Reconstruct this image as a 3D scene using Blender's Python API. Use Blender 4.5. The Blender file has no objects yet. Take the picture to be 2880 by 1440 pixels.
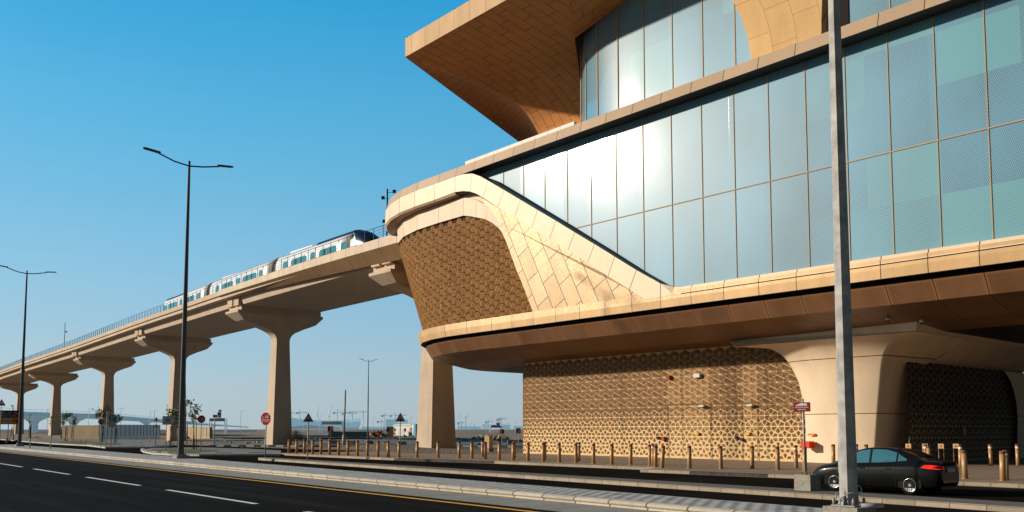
import bpy, math, random
from mathutils import Vector, Matrix
random.seed(7)
S = bpy.context.scene
COL = S.collection
R = math.radians

# ------------------------------------------------------------------ camera geometry and frames
F, VX, PY, EYE = 2500.0, 1440.0, 1007.0, 2.1
PIT = math.atan(200/2500)
cP, sP = math.cos(PIT), math.sin(PIT)
CAM = Vector((0, 0, EYE))
def ray(px, py):
    x, y, z = (px-VX)/F, 1.0, (PY-py)/F
    return Vector((x, y*cP-z*sP, y*sP+z*cP))
def pz(px, py, z=0.0):
    r = ray(px, py); return CAM + r*((z-EYE)/r.z)
A = math.atan2(2156, F/cP)
U = Vector((math.sin(A), -math.cos(A), 0)); W = Vector((-math.cos(A), -math.sin(A), 0))
O = pz(1471, 1275, .15); O.z = 0
def L(u, w, z=0.0):
    return O + U*u + W*w + Vector((0, 0, z))
def loc(p):
    d = p-O; return (d.dot(U), d.dot(W), p.z)
def gz(px, py, z=0.0): return loc(pz(px, py, z))
def pw(px, py, w):
    r = ray(px, py); t = (w-(CAM-O).dot(W))/r.dot(W); return loc(CAM+r*t)
def pu(px, py, u):
    r = ray(px, py); t = (u-(CAM-O).dot(U))/r.dot(U); return loc(CAM+r*t)
def proj(p):
    d = p-CAM; y = d.y*cP+d.z*sP; z = -d.y*sP+d.z*cP
    return VX+F*d.x/y, PY-F*z/y
ROTU = math.atan2(U.y, U.x)      # rotation so local x runs along U, local y along -W..: x=U, y=(-U.y,U.x)= -W

# ------------------------------------------------------------------ material helpers
MATS = {}
class NG:
    def __init__(s, name):
        s.m = bpy.data.materials.new(name); s.m.use_nodes = True
        s.t = s.m.node_tree; s.n = s.t.nodes; s.l = s.t.links
        s.b = s.n['Principled BSDF']; s.out = s.n['Material Output']
        MATS[name] = s.m
    def node(s, typ, **kw):
        n = s.n.new(typ)
        for k, v in kw.items(): setattr(n, k, v)
        return n
    def put(s, sock, v):
        if isinstance(v, (int, float)): sock.default_value = v
        elif isinstance(v, (tuple, list)): sock.default_value = (tuple(v)+(1,))[:4] if len(sock.default_value) == 4 else v
        else: s.l.new(v, sock)
    def math(s, op, a, b=0.0, c=0.0):
        n = s.node('ShaderNodeMath', operation=op)
        s.put(n.inputs[0], a); s.put(n.inputs[1], b); s.put(n.inputs[2], c)
        return n.outputs[0]
    def mix(s, f, a, b, bt='MIX'):
        n = s.node('ShaderNodeMix', data_type='RGBA', blend_type=bt)
        s.put(n.inputs[0], f); s.put(n.inputs[6], a); s.put(n.inputs[7], b)
        return n.outputs[2]
    def uv(s):
        n = s.node('ShaderNodeUVMap'); n.uv_map = 'UVMap'
        x = s.node('ShaderNodeSeparateXYZ'); s.l.new(n.outputs[0], x.inputs[0])
        return x.outputs[0], x.outputs[1], n.outputs[0]
    def pos(s):
        n = s.node('ShaderNodeNewGeometry'); return n.outputs['Position']
    def noise(s, vec, scale, detail=4, rough=.55, dist=0.0, sc=None):
        if sc:
            mp = s.node('ShaderNodeMapping'); s.l.new(vec, mp.inputs[0]); mp.inputs['Scale'].default_value = sc; vec = mp.outputs[0]
        n = s.node('ShaderNodeTexNoise'); n.inputs['Scale'].default_value = scale
        n.inputs['Detail'].default_value = detail; n.inputs['Roughness'].default_value = rough; n.inputs['Distortion'].default_value = dist
        s.l.new(vec, n.inputs['Vector']); return n.outputs[0]
    def ramp(s, f, stops):
        n = s.node('ShaderNodeValToRGB'); e = n.color_ramp.elements
        for i, (p, c) in enumerate(stops):
            if i > 1: e.new(p)
            e[i].position = p; e[i].color = (*c, 1) if len(c) == 3 else c
        s.l.new(f, n.inputs[0]); return n.outputs[0]
    def map(s, f, a, b, c, d):
        n = s.node('ShaderNodeMapRange'); s.l.new(f, n.inputs[0])
        for i, v in enumerate((a, b, c, d)): n.inputs[i+1].default_value = v
        return n.outputs[0]
    def bump(s, h, strength=.3, dist=.01):
        n = s.node('ShaderNodeBump'); n.inputs['Strength'].default_value = strength; n.inputs['Distance'].default_value = dist
        s.l.new(h, n.inputs['Height']); s.l.new(n.outputs[0], s.b.inputs['Normal'])
    def set(s, **kw):
        for k, v in kw.items(): s.put(s.b.inputs[k.replace('_', ' ')], v)
        return s.m

def plain(name, col, rough=.6, metal=0.0, var=.12, scale=3.0, spec=None, bump=0):
    g = NG(name); p = g.pos()
    n = g.noise(p, scale, 5)
    n2 = g.noise(p, scale*.13, 3)
    f = g.math('ADD', g.map(n, .3, .7, 1-var, 1+var), g.map(n2, .3, .7, -var*.6, var*.6))
    c = g.mix(1.0, col, g.combine(f) if hasattr(g, 'combine') else col, 'MULTIPLY')
    g.set(Base_Color=c, Roughness=rough, Metallic=metal)
    g.set(Specular_IOR_Level=.2 if spec is None else spec)
    if bump: g.bump(g.noise(p, scale*6, 4), bump, .02)
    return g.m
def _combine(s, f):
    n = s.node('ShaderNodeCombineColor')
    for i in range(3): s.put(n.inputs[i], f)
    return n.outputs[0]
NG.combine = _combine

def seams(g, su, sv, w, brick=0.0, ou=0.0, ov=0.0):
    """mask 1 at joints, and a per-panel random value, from UVs in metres"""
    u, v, _ = g.uv()
    v1 = g.math('DIVIDE', g.math('ADD', v, ov), sv)
    row = g.math('FLOOR', v1)
    u1 = g.math('DIVIDE', g.math('ADD', u, ou), su)
    if brick: u1 = g.math('ADD', u1, g.math('MULTIPLY', row, brick))
    cu = g.math('FLOOR', u1)
    fu = g.math('SUBTRACT', u1, cu); fv = g.math('SUBTRACT', v1, row)
    du = g.math('MULTIPLY', g.math('MINIMUM', fu, g.math('SUBTRACT', 1.0, fu)), su)
    dv = g.math('MULTIPLY', g.math('MINIMUM', fv, g.math('SUBTRACT', 1.0, fv)), sv)
    d = g.math('MINIMUM', du, dv)
    mask = g.math('LESS_THAN', d, w/2)
    cv = g.node('ShaderNodeCombineXYZ'); g.put(cv.inputs[0], cu); g.put(cv.inputs[1], row)
    wn = g.node('ShaderNodeTexWhiteNoise', noise_dimensions='2D'); g.l.new(cv.outputs[0], wn.inputs[0])
    return mask, wn.outputs[0], d, fu, fv

def panel(name, col, rough=.4, metal=0.0, su=2.31, sv=50, w=.03, brick=0.0, ou=0, ov=0, var=.08, dark=(.02, .013, .008), streak=.1, edge=0.0, tint=None):
    g = NG(name)
    mask, rnd, d, fu, fv = seams(g, su, sv, w, brick, ou, ov)
    p = g.pos()
    n = g.noise(p, .9, 5, sc=(1, 1, .35)); n2 = g.noise(p, 7, 4, .6)
    f = g.math('ADD', g.map(rnd, 0, 1, 1-var, 1+var), g.math('ADD', g.map(n, .3, .7, -streak, streak), g.map(n2, .3, .7, -.04, .04)))
    base = col
    if tint: base = g.mix(rnd, col, tint)
    c = g.mix(1.0, base, g.combine(f), 'MULTIPLY')
    if edge:
        e = g.map(d, 0.0, .16, edge, 0.0); c = g.mix(e, c, tuple(min(1, x*2.2+.02) for x in col))
    c = g.mix(mask, c, dark)
    g.set(Base_Color=c, Roughness=g.map(n2, .3, .7, rough-.05, rough+.1), Metallic=metal, Specular_IOR_Level=.3)
    g.bump(g.noise(p, .6, 2), .03, .05)
    return g.m

# ------------------------------------------------------------------ mesh builder
class MB:
    def __init__(s): s.v = []; s.f = []; s.uv = []; s.mi = []; s.sm = []
    def face(s, pts, uv=None, mi=0, sm=False):
        b = len(s.v); s.v += [Vector(p) for p in pts]
        s.f.append(tuple(range(b, b+len(pts)))); s.uv.append(uv or [(0, 0)]*len(pts)); s.mi.append(mi); s.sm.append(sm)
    def grid(s, G, uvs=None, mi=0, sm=True, flip=False, close=False):
        """G[i][j] points; shared vertices"""
        n, m = len(G), len(G[0]); b = len(s.v)
        for r in G: s.v += [Vector(p) for p in r]
        for i in range(n-1):
            for j in range(m if close else m-1):
                j2 = (j+1) % m
                q = [(i, j), (i, j2), (i+1, j2), (i+1, j)]
                if flip: q.reverse()
                s.f.append(tuple(b+a*m+c for a, c in q))
                s.uv.append([uvs[a][c] if uvs else (0, 0) for a, c in q]); s.mi.append(mi); s.sm.append(sm)
    def box(s, c, d, M=None, mi=0):
        c = Vector(c); x, y, z = d[0]/2, d[1]/2, d[2]/2
        P = [Vector((a*x, b*y, e*z)) for a in (-1, 1) for b in (-1, 1) for e in (-1, 1)]
        if M is not None: P = [M @ p for p in P]
        P = [p+c for p in P]
        for q, dim in (((0, 1, 3, 2), (1, 2)), ((4, 6, 7, 5), (1, 2)), ((0, 4, 5, 1), (0, 2)), ((2, 3, 7, 6), (0, 2)), ((0, 2, 6, 4), (0, 1)), ((1, 5, 7, 3), (0, 1))):
            s.face([P[i] for i in q], [(0, 0), (d[dim[0]], 0), (d[dim[0]], d[dim[1]]), (0, d[dim[1]])], mi)
    def ubox(s, u0, u1, w0, w1, z0, z1, mi=0):
        P = {(a, b, c): L((u0, u1)[a], (w0, w1)[b], (z0, z1)[c]) for a in (0, 1) for b in (0, 1) for c in (0, 1)}
        def q(ks, uv): s.face([P[k] for k in ks], uv, mi)
        U2 = [(u0, z0), (u1, z0), (u1, z1), (u0, z1)]; W2 = [(w0, z0), (w1, z0), (w1, z1), (w0, z1)]; T = [(u0, w0), (u1, w0), (u1, w1), (u0, w1)]
        q([(0, 1, 0), (1, 1, 0), (1, 1, 1), (0, 1, 1)], U2); q([(0, 0, 0), (1, 0, 0), (1, 0, 1), (0, 0, 1)], U2)
        q([(0, 0, 0), (0, 1, 0), (0, 1, 1), (0, 0, 1)], W2); q([(1, 0, 0), (1, 1, 0), (1, 1, 1), (1, 0, 1)], W2)
        q([(0, 0, 1), (1, 0, 1), (1, 1, 1), (0, 1, 1)], T); q([(0, 0, 0), (1, 0, 0), (1, 1, 0), (0, 1, 0)], T)
    def tube(s, path, r, n=8, mi=0, caps=True, sm=True, rot=0.0):
        path = [Vector(p) for p in path]; rs = r if isinstance(r, (list, tuple)) else [r]*len(path)
        rings = []
        for i, p in enumerate(path):
            t = (path[min(i+1, len(path)-1)]-path[max(i-1, 0)]).normalized()
            a = t.cross(Vector((0, 0, 1)))
            if a.length < 1e-3: a = Vector((1, 0, 0))
            a.normalize(); b = t.cross(a)
            rings.append([p+(a*math.cos(rot+2*math.pi*k/n)+b*math.sin(rot+2*math.pi*k/n))*rs[i] for k in range(n)])
        s.grid(rings, mi=mi, sm=sm, close=True)
        if caps: s.face(rings[0][::-1], mi=mi); s.face(rings[-1], mi=mi)
    def prism(s, poly, ext, mi=0, cap=True):
        """poly: list of 3D pts, ext: Vector"""
        ext = Vector(ext); P = [Vector(p) for p in poly]; Q = [p+ext for p in P]; n = len(P)
        for i in range(n):
            j = (i+1) % n; l = (P[j]-P[i]).length; s.face([P[i], P[j], Q[j], Q[i]], [(0, 0), (l, 0), (l, ext.length), (0, ext.length)], mi)
        if cap: s.face(P[::-1], mi=mi); s.face(Q, mi=mi)
    def build(s, name, mats, parent=None, kind=None, fix=True, fast=False):
        me = bpy.data.meshes.new(name)
        base = Vector((0, 0, 0))
        me.from_pydata([tuple(v) for v in s.v], [], s.f)
        ul = me.uv_layers.new(name='UVMap')
        flat = [c for u in s.uv for p in u for c in p]
        ul.data.foreach_set('uv', flat)
        if not isinstance(mats, (list, tuple)): mats = [mats]
        for m in mats: me.materials.append(MATS[m])
        me.polygons.foreach_set('material_index', s.mi)
        me.polygons.foreach_set('use_smooth', s.sm)
        if fix:
            import bmesh
            bm = bmesh.new(); bm.from_mesh(me)
            bmesh.ops.remove_doubles(bm, verts=bm.verts, dist=1e-4) if any(s.sm) else None
            bmesh.ops.recalc_face_normals(bm, faces=bm.faces); bm.to_mesh(me); bm.free()
        me.update()
        o = bpy.data.objects.new(name, me); COL.objects.link(o)
        if parent is not None:
            o.parent = parent
            if not parent.get('_local'): o.matrix_parent_inverse = parent_inv(parent)
            if parent.get('_local'): o['_local'] = 1
        if kind: o['kind'] = kind
        return o
def parent_inv(o):
    return Matrix.Translation(-o.location) if o.type == 'EMPTY' else Matrix.Identity(4)
def tag(o, label, cat, group=None):
    o['label'] = label; o['category'] = cat
    if group: o['group'] = group
    return o
def thing(name, label, cat, at=(0, 0, 0), rz=0.0, group=None, local=True):
    o = bpy.data.objects.new(name, None); COL.objects.link(o); o.empty_display_size = .2
    o.location = at; o.rotation_euler = (0, 0, rz); tag(o, label, cat, group)
    if local: o['_local'] = 1
    return o
def copy_thing(src, at, rz=None, label=None, group=None, scale=None):
    r = src.copy(); COL.objects.link(r); r.location = at
    if rz is not None: r.rotation_euler = (0, 0, rz)
    if scale: r.scale = scale
    if label: r['label'] = label
    if group: r['group'] = group
    for ch in src.children:
        c = ch.copy(); COL.objects.link(c); c.parent = r
        for g in ch.children:
            d = g.copy(); COL.objects.link(d); d.parent = c
    return r
def struct(name, mb, mat, **k):
    o = mb.build(name, mat, **k); o['kind'] = 'structure'; return o
def text_part(body, size, M, mat, parent, name='lettering', ext=.004, xs=1.0, kern=1.0):
    cu = bpy.data.curves.new(name, 'FONT'); cu.body = body; cu.size = size; cu.extrude = ext
    cu.align_x = 'CENTER'; cu.align_y = 'CENTER'; cu.space_character = kern; cu.resolution_u = 3
    tmp = bpy.data.objects.new('tmp', cu); COL.objects.link(tmp)
    dg = bpy.context.evaluated_depsgraph_get(); me = bpy.data.meshes.new_from_object(tmp.evaluated_get(dg))
    COL.objects.unlink(tmp); bpy.data.objects.remove(tmp)
    me.transform(M @ Matrix.Diagonal((xs, 1, 1, 1)))
    me.materials.clear(); me.materials.append(MATS[mat])
    o = bpy.data.objects.new(name, me); COL.objects.link(o); o.parent = parent
    if parent.get('_local'): o['_local'] = 1
    return o

# ------------------------------------------------------------------ materials
panel('gold_panel', (.53, .335, .155), .45, .1, 2.33, 50, .045, ou=-.55, var=.08, streak=.12)
panel('cream_panel', (.76, .585, .415), .45, .05, 2.2, 50, .05, var=.03, streak=.05)
panel('ring_panel', (.70, .535, .38), .5, .0, 2.3, 50, .04, var=.04)
panel('skew_panel', (.43, .272, .13), .42, .12, 2.2, 1.29, .07, brick=.5, var=.05, tint=(.465, .305, .155), dark=(.07,.04,.02))
panel('tan_panel', (.42, .30, .20), .5, .1, 2.31, 50, .045, ou=-1.4, var=.05, streak=.05)
panel('brown_panel', (.20, .098, .048), .42, .2, 2.33, 50, .045, ou=-.55, var=.14, streak=.14, edge=.5, dark=(.03,.015,.008))
panel('brown_soffit', (.19, .098, .05), .42, .15, 2.33, 50, .05, ou=-.55, var=.14, streak=.14, edge=.3, dark=(.01, .006, .003))
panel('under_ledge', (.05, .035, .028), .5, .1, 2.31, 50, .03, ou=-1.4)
panel('stone_tile', (.76, .335, .112), .75, 0, 2.5, .895, .035, brick=.37, var=.09, dark=(.10, .04, .015), tint=(.66, .275, .09))
panel('stone_fascia', (.62, .42, .245), .8, 0, 1.79, 50, .04, ou=.96, var=.05, dark=(.30, .18, .08))
panel('stone_column', (.64, .41, .19), .8, 0, 2.2, 1.6, .03, brick=.4, var=.06, dark=(.35, .2, .09))
panel('column_panel', (.74, .575, .405), .55, 0, 30, 3.15, .045, ov=.18, var=.03, streak=.08, dark=(.1, .06, .03))
panel('deck_panel', (.60, .47, .345), .6, 0, 3.2, 50, .04, var=.04)
panel('deck_brown', (.36, .22, .115), .4, .25, 3.2, 50, .035, var=.09)
g = NG('concrete_tan'); p = g.pos(); n = g.noise(p, .5, 5); st_ = g.noise(p, 1.1, 5, .6, 0, (1, 1, .09)); n2 = g.noise(p, .09, 3)
zs_ = g.node('ShaderNodeSeparateXYZ'); g.l.new(p, zs_.inputs[0]); fz_ = g.math('FRACT', g.math('DIVIDE', zs_.outputs[2], 2.9))
f = g.math('ADD', g.map(n, .3, .7, .93, 1.06), g.math('ADD', g.map(st_, .5, .75, 0, -.16), g.map(n2, .35, .65, -.05, .05)))
f = g.math('SUBTRACT', f, g.math('MULTIPLY', g.math('LESS_THAN', fz_, .012), .16))
g.set(Base_Color=g.mix(1.0, (.57, .45, .345), g.combine(f), 'MULTIPLY'), Roughness=.88, Specular_IOR_Level=.15); g.bump(g.noise(p, 3, 5), .15, .02)
plain('parapet_white', (.78, .74, .68), .6, 0, .03)
plain('concrete_grey', (.36, .34, .30), .9, 0, .25, 5, bump=.4)
plain('concrete_block', (.30, .28, .23), .9, 0, .25, 9, bump=.5)
plain('steel_grey', (.075, .09, .10), .5, .1, .15, 6)
plain('steel_dark', (.02, .03, .036), .4, .5, .2, 6)
plain('galvanised', (.36, .35, .335), .6, .15, .28, 3.5)
plain('bollard_body', (.50, .30, .15), .45, .2, .08, 8)
plain('bollard_orange', (.47, .24, .075), .5, .1, .08, 8)
plain('bollard_cap', (.20, .10, .045), .5, .1, .08, 8)
plain('red_band', (.55, .05, .02), .5)
plain('white_paint', (.9, .9, .88), .6, 0, .12, 4)
plain('black_paint', (.025, .025, .028), .6, 0, .3, 4)
plain('yellow_paint', (.95, .46, .015), .6, 0, .12, 3)
plain('sign_red', (.33, .010, .012), .7, 0, .05, spec=.1)
plain('sign_maroon', (.17, .008, .010), .7, 0, .05, spec=.1)
plain('sign_white', (.62, .64, .64), .5, 0, .04)
plain('sign_grey', (.40, .42, .42), .5, 0, .04)
plain('sign_blue', (.03, .17, .45), .5, 0, .05)
plain('sign_green', (.02, .25, .16), .5, 0, .05)
plain('sign_orange', (.80, .25, .02), .5, 0, .05)
plain('sign_brown', (.06, .028, .018), .5, 0, .05)
plain('sign_back', (.25, .27, .28), .5, .4)
plain('fire_red', (.75, .055, .015), .4, 0, .06)
plain('dark_gap', (.012, .009, .007), .8)
plain('reveal', (.19, .175, .155), .5, .1, .06)
plain('white_cabin', (.75, .74, .72), .6, 0, .08, 1.5)
plain('door_tan', (.35, .28, .2), .7)
plain('wood_tan', (.40, .29, .17), .8, 0, .2)
plain('rubber', (.010, .010, .010), .8, spec=.1)
plain('chrome', (.75, .75, .78), .22, .9, .03)
plain('trunk_bark', (.11, .075, .045), .9, 0, .3, 8)
plain('stake', (.045, .06, .045), .9)
plain('far_steel', (.34, .47, .52), .8, 0, .05)  # bluish far colours here carry distance haze in their base colour
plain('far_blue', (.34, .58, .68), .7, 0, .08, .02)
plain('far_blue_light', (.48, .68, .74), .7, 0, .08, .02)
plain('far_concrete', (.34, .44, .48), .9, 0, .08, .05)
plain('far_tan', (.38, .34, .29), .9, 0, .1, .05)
plain('wall_cream', (.36, .285, .19), .9, 0, .1, .5)
plain('rubble', (.32, .25, .17), .95, 0, .35, 1.5, bump=.4)
plain('rust_red', (.35, .06, .02), .7, 0, .2)
plain('machine_orange', (.55, .22, .03), .6, 0, .2)
plain('twig', (.09, .06, .04), .95, 0, .3, 5)
plain('star_cream', (.68, .475, .235), .55, .05, .06, 2)
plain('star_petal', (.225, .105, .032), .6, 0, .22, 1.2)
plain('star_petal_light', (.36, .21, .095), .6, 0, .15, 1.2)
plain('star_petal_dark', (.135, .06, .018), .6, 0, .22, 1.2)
plain('shade_cream', (.34, .25, .155), .6, 0, .1, 2)  # darker copies of the star colours, recess shade put into the colour
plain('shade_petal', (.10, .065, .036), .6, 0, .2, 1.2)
plain('hex_joint', (.035, .018, .008), .8)
plain('train_white', (.80, .77, .75), .28, .1, .03)
plain('train_roof', (.55, .58, .62), .35, .2, .05)
plain('train_blue', (.007, .018, .06), .3, .2, .1)
plain('train_black', (.01, .012, .02), .15, 0, .1)
plain('gangway', (.02, .025, .03), .7)
plain('camera_white', (.6, .6, .58), .4)
plain('lens_dark', (.01, .01, .012), .2)
plain('lamp_face', (.22, .15, .10), .5)
plain('lamp_acrylic', (.75, .75, .75), .25)
plain('yellow_box', (.75, .45, .04), .5)
plain('notice_paper', (.40, .40, .38), .7)
plain('orange_print', (.85, .22, .03), .6)

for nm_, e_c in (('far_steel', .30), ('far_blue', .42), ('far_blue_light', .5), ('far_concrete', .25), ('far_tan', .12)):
    b_ = MATS[nm_].node_tree.nodes['Principled BSDF']; b_.inputs['Emission Color'].default_value = (.36, .60, .76, 1); b_.inputs['Emission Strength'].default_value = e_c   # distance haze painted in as a blue glow of the far materials
g = NG('hex_tile'); p = g.pos(); n = g.noise(p, 2.2, 6, .65); n2 = g.noise(p, 14, 4, .6, sc=(1, 1, .5))
g.set(Base_Color=g.mix(1.0, g.ramp(n, [(.32, (.15, .067, .017)), (.68, (.32, .155, .043))]), g.combine(g.map(n2, .3, .7, .7, 1.3)), 'MULTIPLY'), Roughness=.7, Specular_IOR_Level=.12); g.bump(n2, .6, .03)

# glass with a printed frit: broad glossy base plus a sharp clear coat
def glassmat(name, frit=1.0, base=(.035, .15, .19)):
    g = NG(name); u, v, uvv = g.uv(); p = g.pos()
    k = 11.0
    row = g.math('FLOOR', g.math('MULTIPLY', v, k))
    fu = g.math('FRACT', g.math('ADD', g.math('MULTIPLY', u, k), g.math('MULTIPLY', row, .5)))
    fv = g.math('FRACT', g.math('MULTIPLY', v, k))
    a = g.math('SUBTRACT', fu, .5); b = g.math('SUBTRACT', fv, .5)
    d = g.math('SQRT', g.math('ADD', g.math('MULTIPLY', a, a), g.math('MULTIPLY', b, b)))
    dot = g.math('MULTIPLY', g.math('LESS_THAN', d, .30), frit)
    big = g.noise(p, .16, 3, .5, 0, (1, 1, .6))
    # per-pane value
    pane = g.math('FLOOR', g.math('DIVIDE', g.math('ADD', u, -1.0), 2.31))
    wn = g.node('ShaderNodeTexWhiteNoise', noise_dimensions='1D'); g.l.new(pane, wn.inputs['W'])
    c0 = g.mix(g.map(big, .35, .65, 0, 1), base, tuple(x*1.9 for x in base))
    c0 = g.mix(1.0, c0, g.combine(g.map(wn.outputs[0], 0, 1, .88, 1.12)), 'MULTIPLY')
    cell = g.node('ShaderNodeCombineXYZ'); g.put(cell.inputs[0], g.math('FLOOR', g.math('DIVIDE', g.math('ADD', u, .9), 3.7))); g.put(cell.inputs[1], g.math('FLOOR', g.math('DIVIDE', v, 2.65)))
    wc_ = g.node('ShaderNodeTexWhiteNoise', noise_dimensions='2D'); g.l.new(cell.outputs[0], wc_.inputs[0])
    lit_ = g.math('MULTIPLY', g.map(wc_.outputs[0], .55, .75, 0, .55), g.map(u, 27, 36, 0, 1))
    c0 = g.mix(lit_, c0, (.10, .42, .48))
    c = g.mix(dot, c0, (.27, .37, .42))
    nn = g.noise(p, .22, 2, .5)
    g.set(Base_Color=c, Roughness=g.math('ADD', .40, g.math('MULTIPLY', dot, .06)), Specular_IOR_Level=.30, Coat_Weight=1.0, Coat_Roughness=.075, Coat_IOR=1.6, Metallic=0.0)
    tl_ = g.math('MULTIPLY', g.math('SUBTRACT', wn.outputs[0], .5), g.math('MULTIPLY', g.math('FRACT', g.math('DIVIDE', g.math('ADD', u, -1.0), 2.31)), .05))
    bn = g.node('ShaderNodeBump'); bn.inputs['Strength'].default_value = 1; bn.inputs['Distance'].default_value = 1
    g.l.new(g.math('ADD', tl_, g.math('MULTIPLY', nn, .006)), bn.inputs['Height']); g.l.new(bn.outputs[0], g.b.inputs['Coat Normal'])
    return g.m
glassmat('facade_glass', 1.0, (.034, .155, .25))
glassmat('clear_glass', .12, (.012, .02, .02))
plain('mullion_gold', (.46, .30, .16), .6, 0, .05)
g = NG('train_glass'); g.set(Base_Color=(.03, .24, .29, 1), Roughness=.1, Specular_IOR_Level=.7)
g = NG('car_paint'); pp = g.pos(); g.set(Base_Color=(.007, .0075, .008, 1), Roughness=.25, Specular_IOR_Level=.15, Coat_Weight=.3, Coat_Roughness=.05)
g = NG('car_glass'); g.set(Base_Color=(.045, .15, .185, 1), Roughness=.05, Specular_IOR_Level=.8, Coat_Weight=1.0)
g = NG('car_glass_dark'); g.set(Base_Color=(.012, .016, .016, 1), Roughness=.05, Specular_IOR_Level=.6, Coat_Weight=.8)
g = NG('tail_red'); g.set(Base_Color=(.75, .02, .01, 1), Roughness=.15, Coat_Weight=1.0, Emission_Color=(1, .03, .01, 1), Emission_Strength=.35)
g = NG('leaf'); p = g.pos(); g.set(Base_Color=g.ramp(g.noise(p, 3, 2), [(.3, (.05, .085, .018)), (.7, (.15, .21, .045))]), Roughness=.6)

# ground surfaces
g = NG('asphalt'); p = g.pos(); u_, v_, uvv = g.uv(); n = g.noise(p, .25, 4, .6); n2 = g.noise(p, 60, 3, .7); n3 = g.noise(p, 2.5, 5, .65)
st_ = g.noise(uvv, 1.0, 5, .6, 0, (.035, .9, 1)); pt_ = g.noise(uvv, 1.0, 3, .5, .6, (.12, .5, 1))
c = g.mix(g.map(n3, .35, .7, 0, 1), (.008, .008, .0085), (.015, .0145, .0145))
c = g.mix(g.map(st_, .48, .72, 0, .8), c, (.034, .031, .028)); c = g.mix(g.map(pt_, .6, .68, 0, .35), c, (.003, .003, .003))
c = g.mix(1.0, c, g.combine(g.map(n2, .3, .7, .5, 1.6)), 'MULTIPLY')
c = g.mix(g.math('MULTIPLY', g.math('GREATER_THAN', g.noise(p, 9, 2), .735), .5), c, (.10, .095, .085))
g.set(Base_Color=c, Roughness=g.map(n, .3, .7, .9, 1.0), Specular_IOR_Level=.02); g.bump(n2, .25, .01)
g = NG('asphalt_old'); p = g.pos(); n = g.noise(p, .15, 5, .65); n2 = g.noise(p, 30, 3, .7)
c = g.mix(g.map(n, .35, .65, 0, 1), (.009, .0085, .0085), (.024, .020, .017))
c = g.mix(1.0, c, g.combine(g.map(n2, .3, .7, .7, 1.3)), 'MULTIPLY'); g.set(Base_Color=c, Roughness=1.0, Specular_IOR_Level=.0)
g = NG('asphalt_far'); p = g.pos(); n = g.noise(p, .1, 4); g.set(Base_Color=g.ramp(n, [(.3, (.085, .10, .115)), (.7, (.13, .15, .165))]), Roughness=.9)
g = NG('sand'); p = g.pos(); n = g.noise(p, .05, 6, .6); n2 = g.noise(p, 1.3, 6, .7); n3 = g.noise(p, .7, 5, .7, sc=(.3, 1, 1))
c = g.ramp(n, [(.32, (.23, .165, .105)), (.5, (.30, .225, .15)), (.68, (.37, .29, .205))])
c = g.mix(1.0, c, g.combine(g.map(n2, .3, .7, .6, 1.35)), 'MULTIPLY')
c = g.mix(g.map(n3, .5, .72, 0, .7), c, (.12, .10, .085)); g.set(Base_Color=c, Roughness=.95); g.bump(n2, .8, .3)
g = NG('grass_green'); p = g.pos(); n = g.noise(p, 2, 5, .7); g.set(Base_Color=g.ramp(n, [(.3, (.07, .075, .015)), (.7, (.17, .16, .04))]), Roughness=.9); g.bump(n, .8, .1)
g = NG('pebbles'); p = g.pos()
v = g.node('ShaderNodeTexVoronoi'); v.inputs['Scale'].default_value = 4.5; g.l.new(p, v.inputs['Vector'])
c = g.mix(g.map(v.outputs['Distance'], .05, .6, 0, 1), (.42, .34, .25), (.13, .10, .07)); g.set(Base_Color=c, Roughness=.9)
vv = g.math('SUBTRACT', 1.0, v.outputs['Distance']); g.bump(vv, 1.0, .15)

def pavers(name, a, b, su, sv, joint, split=0.0, jc=(.1, .08, .06), var=.15, brick=.5):
    g = NG(name); mask, rnd, d, fu, fv = seams(g, su, sv, joint, brick)
    p = g.pos(); n = g.noise(p, .8, 4); n2 = g.noise(p, 20, 3)
    c = g.mix(g.math('LESS_THAN', fu, split), a, b) if split else g.mix(rnd, a, b)
    f = g.math('ADD', g.map(rnd, 0, 1, 1-var, 1+var), g.math('ADD', g.map(n, .3, .7, -.1, .1), g.map(n2, .3, .7, -.08, .08)))
    c = g.mix(1.0, c, g.combine(f), 'MULTIPLY'); c = g.mix(mask, c, jc)
    g.set(Base_Color=c, Roughness=.9)
pavers('median_paver', (.50, .515, .51), (.25, .265, .28), .44, .26, .02, .42, (.10, .105, .11), .16, brick=.3)
pavers('median_small', (.34, .345, .33), (.13, .145, .155), .44, .26, .022, .5, (.12, .12, .12), .2)
pavers('walk_paver', (.34, .24, .165), (.27, .19, .125), .44, .22, .03, 0, (.13, .085, .055), .15)
pavers('far_paver', (.26, .265, .265), (.16, .175, .18), .5, .5, .05, 0, (.10, .11, .12), .15)
def kerbmat(name, col, length, w=.03, var=.12, stain=(.2, .14, .09), grime=.3):
    g = NG(name); mask, rnd, d, fu, fv = seams(g, length, 100, w)
    p = g.pos(); n = g.noise(p, 1.8, 5, .65); n2 = g.noise(p, 14, 4, .7)
    c = g.mix(1.0, col, g.combine(g.math('ADD', g.map(rnd, 0, 1, 1-var, 1+var), g.map(n2, .3, .7, -.15, .15))), 'MULTIPLY')
    c = g.mix(g.map(n, .5, .75, 0, grime), c, stain); c = g.mix(mask, c, (.16, .10, .05))
    g.set(Base_Color=c, Roughness=.85); g.bump(n2, .4, .02)
kerbmat('kerb_stone', (.46, .42, .345), 1.35, .06, .12)
kerbmat('gutter_stone', (.275, .28, .265), .45, .02, .10)
kerbmat('kerb_weathered', (.34, .285, .21), .95, .03, .15, (.16, .11, .07), .55)
kerbmat('kerb_white', (.52, .50, .45), .5, .02, .1, (.2, .17, .12), .5)
kerbmat('kerb_black', (.035, .035, .038), .5, .02, .3, (.12, .10, .08), .5)

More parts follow.
